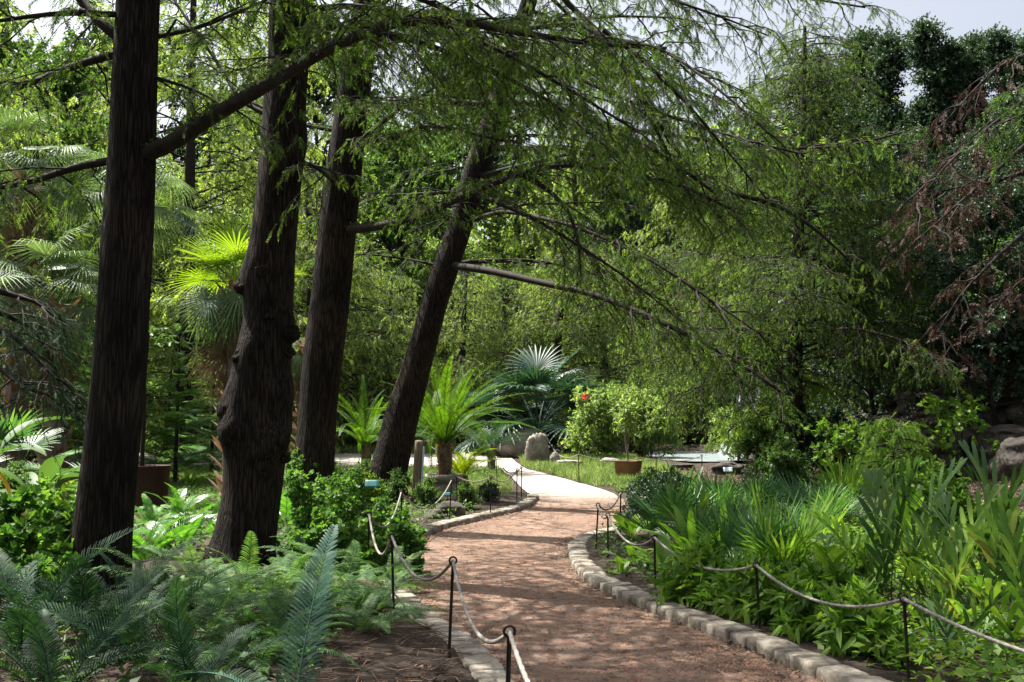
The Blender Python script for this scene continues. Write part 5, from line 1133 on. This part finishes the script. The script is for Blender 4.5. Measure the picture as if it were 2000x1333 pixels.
for px, py, sc, n, lab in [(1360, 1110, 1., 14, 'ginger clump left of the middle rope span'), (1420, 1120, 1.05, 15, 'ginger clump with long glossy leaves above the rope'), (1470, 1100, 1., 14, 'ginger clump behind the second stake'), (1430, 1075, .95, 13, 'ginger clump in front of the palmettos'), (1370, 1075, .95, 13, 'ginger clump near the dark shrub'), (1510, 1110, .95, 12, 'ginger clump beside the bright fan')]:
    rosette('ginger_plant', lab, 'plant', gp(px, py), FM['ginger'], n, sc, 'ginger clumps in the right bed', elspread=14, part='leaf')
for px, py, sc, n, lab in [(1345, 985, 1.0, 14, 'upright dark broad leaves behind the dark shrub'), (1310, 965, .9, 12, 'upright broad leaves right of the terracotta pot')]:
    rosette('aspidistra_plant', lab, 'plant', gp(px, py), FM['aspid'], n, sc, None, elspread=14, part='leaf')
shrub('shrubD', 'dark glossy shrub where the rope meets the path bend', 1262, 1040, .52, name='shrub'); shrub('shrubD', 'dark shrub just behind the last rope stake on the right', 1310, 1010, .55); shrub('shrubM', 'green shrub between the terracotta pot and the palmettos', 1268, 985, .42)
shrub('shrubM', 'dark green shrub in the middle distance behind the palmettos', 1545, 985, .8); shrub('shrubL', 'yellow-green leafy shrub near the leaf litter slope', 1835, 1075, .8, name='shrub')
herbs = [(1345, 1195), (1380, 1200), (1415, 1210), (1450, 1215), (1490, 1225), (1525, 1235), (1560, 1250), (1600, 1262), (1640, 1275), (1440, 1180), (1480, 1190), (1530, 1200), (1570, 1215), (1620, 1230), (1400, 1175), (1680, 1300), (1720, 1310), (1590, 1190), (1650, 1200), (1360, 1165)]
where = ['closest to the bend', 'just right of the bend', 'below the long rope sag', 'left of the second stake', 'at the foot of the second stake', 'right of the second stake', 'where the edging begins to widen', 'over the edging below the rope sag', 'over the edging near the front stake', 'behind the second stake on its left',
         'behind the second stake', 'behind the rope right of the second stake', 'under the lowest part of the rope', 'under the rope left of the front stake', 'behind the row left of the second stake', 'left of the front stake at the edging', 'at the foot of the front stake', 'under the bright fan leaves', 'under the cane leaves behind the rope', 'in the back row nearest the bend']
for (px, py), w_ in zip(herbs, where): plant('herb', 'leafy_herb', gp(px, py), rng.uniform(.8, 1.15), 'low lance-leaved herb ' + w_, 'plant', 'low herbs along the right edging', parts=SP)
for px, py, sc, n, lab in [(1620, 1205, .95, 7, 'cane palm leaning left behind the rope in the right foreground'), (1740, 1225, .95, 8, 'cane palm behind the front rope stake'), (1850, 1262, 1.0, 8, 'cane palm low at the bottom right close behind the rope'), (1940, 1270, 1.05, 8, 'tall cane palm near the right edge'),
    (1900, 1220, 1., 9, 'cane palm behind the rope near the right edge'), (1800, 1210, 1., 9, 'cane palm in the middle of the right foreground'), (1700, 1190, .95, 8, 'cane palm behind the lance-leaved herbs'), (2020, 1240, 1.1, 9, 'cane palm cut by the right edge'), (2010, 1330, .9, 7, 'cane palm in the bottom right corner'), (1860, 1330, .55, 7, 'low cane palm under the front rope span')]:
    rosette('cane_palm', lab, 'palm', gp(px, py), FM['cane' if px in (1740, 1900, 1940, 2020, 1860) else 'caneb'], n - 2, sc * .95, 'cane palms in the right foreground', elspread=12)

# ground cover, litter, lawn -----------------------------------------------------
def scatter(n, x0, x1, y0, y1, m=.25, f=None, seed=0, lo=None):
    r = np.random.default_rng(seed); x = r.uniform(x0, x1, n); y = y0 + (y1 - y0) * r.uniform(0, 1, n) ** 1.3
    k = ~inpath(x, y, m); k &= ~((x > 4.3) & (x < 10.2) & (y > 31.5) & (y < 47.5))
    if f is not None: k &= f(x, y)
    x = x[k]; y = y[k]; return np.stack([x, y, T(x, y)], 1)
def cover(name, label, P, tpl, s0, s1, hmax, mat, cat, seed, updir=.8, per=1):
    r = np.random.default_rng(seed); n = len(P); pos = P + np.stack([0 * P[:, 0], 0 * P[:, 0], r.uniform(.02, hmax, n)], 1)
    mb = MB(); stamp(mb, tpl, pos, frames(nrm(r.normal(0, 1, (n, 3)) * [1, 1, .4] + UP * (1 - updir)), nrm(UP * updir + r.normal(0, .35, (n, 3)))), r.uniform(s0, s1, n))
    return tag(mb.obj(name, mat), label, cat, kind='stuff')
ns = lambda x, y, sc, sd: snoise(np.stack([x, y], -1), sc, sd)
cover('ground_cover', 'low green leaves covering the soil of the left bed', scatter(60000, -9, 1.5, 3.5, 28, .3, lambda x, y: (ns(x, y, .6, 1) > -.35) & ((x < -1.2) | (y > 9)), 1), DIAM, .04, .09, .22, M['mid'], 'ground cover', 1)
cover('ground_cover', 'bright low leaves covering the soil of the right bed', scatter(110000, 1, 12, 3.5, 20, .3, lambda x, y: (ns(x, y, .7, 2) > -.7) & (x < 7.5 + .0 * y) & ((x > 2.3) | (y < 9)), 2), DIAM, .04, .10, .30, M['lush'], 'ground cover', 2)
cover('leaf_litter', 'dry fallen leaves and twigs on the beds and slope', np.concatenate([scatter(46000, -3.2, 1.5, 3, 12, .22, None, 3), scatter(40000, 3, 13, 8, 30, .3, None, 4), scatter(24000, -14, 3, 14, 32, .3, None, 5)]), DIAM, .03, .08, .05, M['litter'], 'leaf litter', 3, .9)
# twigs and leaves dropped on the path
r = np.random.default_rng(8); n = 6500; y = 4 + 17 * r.uniform(0, 1, n) ** 1.5; e = r.uniform(0, 1, n); e = np.where(r.uniform(0, 1, n) < .5, e, np.where(e < .5, e * .25, 1 - (1 - e) * .25)); x = xl(y) + (xr(y) - xl(y)) * e
mb = MB(); stamp(mb, DIAM, np.stack([x, y, T(x, y) + .022], 1), frames(nrm(r.normal(0, 1, (n, 3)) * [1, 1, .05]), nrm(UP + r.normal(0, .2, (n, 3)))), r.uniform(.014, .05, n) ** 1.0)
n2 = 130; y = 4 + 14 * r.uniform(0, 1, n2); x = xl(y) + (xr(y) - xl(y)) * r.uniform(0, 1, n2); an = r.uniform(0, 6.28, n2); L = r.uniform(.04, .16, n2)
Q = np.stack([np.stack([x + np.cos(an) * L * k, y + np.sin(an) * L * k, T(x, y) + .024 + .006 * abs(k)], 1) for k in (-.5, 0, .5)], 1); tubes(mb, Q, np.full((n2, 3), .0022), 3)
tag(mb.obj('path_litter', M['litter']), 'scattered dry leaves and twigs on the gravel path', 'leaf litter', kind='stuff')
r = np.random.default_rng(9); n = 26000; y = 4 + 17 * r.uniform(0, 1, n) ** 1.7; x = xl(y) + (xr(y) - xl(y)) * r.uniform(.01, .99, n)
PEB = tp([(-.5, -.4, 0), (.5, -.5, 0), (.45, .5, 0), (-.4, .45, 0), (0, 0, .5)], [(0, 1, 4), (1, 2, 4), (2, 3, 4), (3, 0, 4)])
mb = MB(); stamp(mb, PEB, np.stack([x, y, T(x, y) + .012 * snoise(np.stack([x, y], -1), 1.6, 9) + .004], 1), frames(nrm(r.normal(0, 1, (n, 3)) * [1, 1, .05]), np.tile(UP, (n, 1))), r.uniform(.006, .018, n))
tag(mb.obj('gravel', M['terra']), 'loose gravel grains on the path surface', 'gravel', kind='stuff')
# mulch twigs bottom centre
r = np.random.default_rng(10); n2 = 1500; P_ = scatter(n2, -2.6, .9, 4.2, 8.5, .22, None, 11); n2 = len(P_); an = r.uniform(0, 6.28, n2); L = r.uniform(.08, .3, n2)
Q = np.stack([P_ + np.stack([np.cos(an) * L * k, np.sin(an) * L * k, .08 + r.uniform(0, .05, n2)], 1) for k in (-.5, 0, .5)], 1); mb = MB(); tubes(mb, Q, np.full((n2, 3), .003), 3)
tag(mb.obj('mulch_twigs', M['litter']), 'dry twigs on the dark mulch beside the left edging', 'mulch', kind='stuff')
# grass
GR = tp([(-.04, 0, 0), (.04, 0, 0), (.03, .6, .05), (0, 1, .2), (-.03, .6, .05)], [(0, 1, 2, 4)], [(4, 2, 3)])
def grass(label, P, s0, s1, seed):
    r = np.random.default_rng(seed); n = len(P); mb = MB(); stamp(mb, GR, P, frames(nrm(UP + r.normal(0, .35, (n, 3))), nrm(r.normal(0, 1, (n, 3)) * [1, 1, .1])), r.uniform(s0, s1, n))
    tag(mb.obj('grass', M['grass']), label, 'grass', kind='stuff')
grass('sunlit short grass behind the potted cycad and left beds', scatter(60000, -14, 0, 20.5, 30.5, .15, None, 21), .08, .2, 21)
grass('sunlit long grass of the small lawn beside the bright path', scatter(60000, .3, 4.6, 22, 36.5, .1, lambda x, y: (x > xr(y)) & (ns(x, y, 1.6, 7) > -.35), 22), .06, .26, 22)
grass('grass patches beyond the far path', scatter(50000, -26, 1, 38, 46, .2, None, 23), .12, .35, 23)

# ------------------------------------------------------------------ light, sky, camera
SUN_EL, SUN_AZ = 62., -58.       # azimuth measured from straight ahead (+Y), negative = left
w = bpy.data.worlds.new('World'); S.world = w; w.use_nodes = True; t = w.node_tree; t.nodes.clear()
sk = t.nodes.new('ShaderNodeTexSky'); sk.sky_type = 'NISHITA'; sk.sun_disc = False; sk.sun_elevation = R_(SUN_EL); sk.sun_rotation = R_(SUN_AZ); sk.dust_density = 6; sk.air_density = 1.
bg = t.nodes.new('ShaderNodeBackground'); bg.inputs[1].default_value = .06; ou = t.nodes.new('ShaderNodeOutputWorld')
hs = t.nodes.new('ShaderNodeHueSaturation'); hs.inputs['Saturation'].default_value = .5; hs.inputs['Value'].default_value = 1.4; t.links.new(sk.outputs[0], hs.inputs['Color']); t.links.new(hs.outputs[0], bg.inputs[0]); t.links.new(bg.outputs[0], ou.inputs[0])
sl = bpy.data.lights.new('sun', 'SUN'); sl.energy = 5.; sl.angle = R_(.5); sl.color = (1, .95, .86); so = bpy.data.objects.new('sun', sl); COL.objects.link(so)
d = Vector((math.sin(R_(SUN_AZ)) * math.cos(R_(SUN_EL)), math.cos(R_(SUN_AZ)) * math.cos(R_(SUN_EL)), math.sin(R_(SUN_EL))))
so.rotation_euler = d.to_track_quat('Z', 'Y').to_euler(); so.location = (0, 0, 40)
cd = bpy.data.cameras.new('camera'); cd.lens = 35; cd.sensor_width = 36; cd.clip_end = 1500; cd.clip_start = .05
co_ = bpy.data.objects.new('camera', cd); COL.objects.link(co_); co_.location = CAM.tolist(); co_.rotation_euler = (math.pi / 2 + TILT, 0, 0); S.camera = co_
S.view_settings.view_transform = 'Standard'; S.view_settings.look = 'None'; S.view_settings.exposure = 1.55; S.view_settings.gamma = 1
S.render.engine = 'CYCLES'; cy = S.cycles
cy.max_bounces = 6; cy.diffuse_bounces = 4; cy.glossy_bounces = 2; cy.transmission_bounces = 4; cy.transparent_max_bounces = 4; cy.caustics_reflective = False; cy.caustics_refractive = False
cy.use_denoising = True; cy.sample_clamp_indirect = 4.
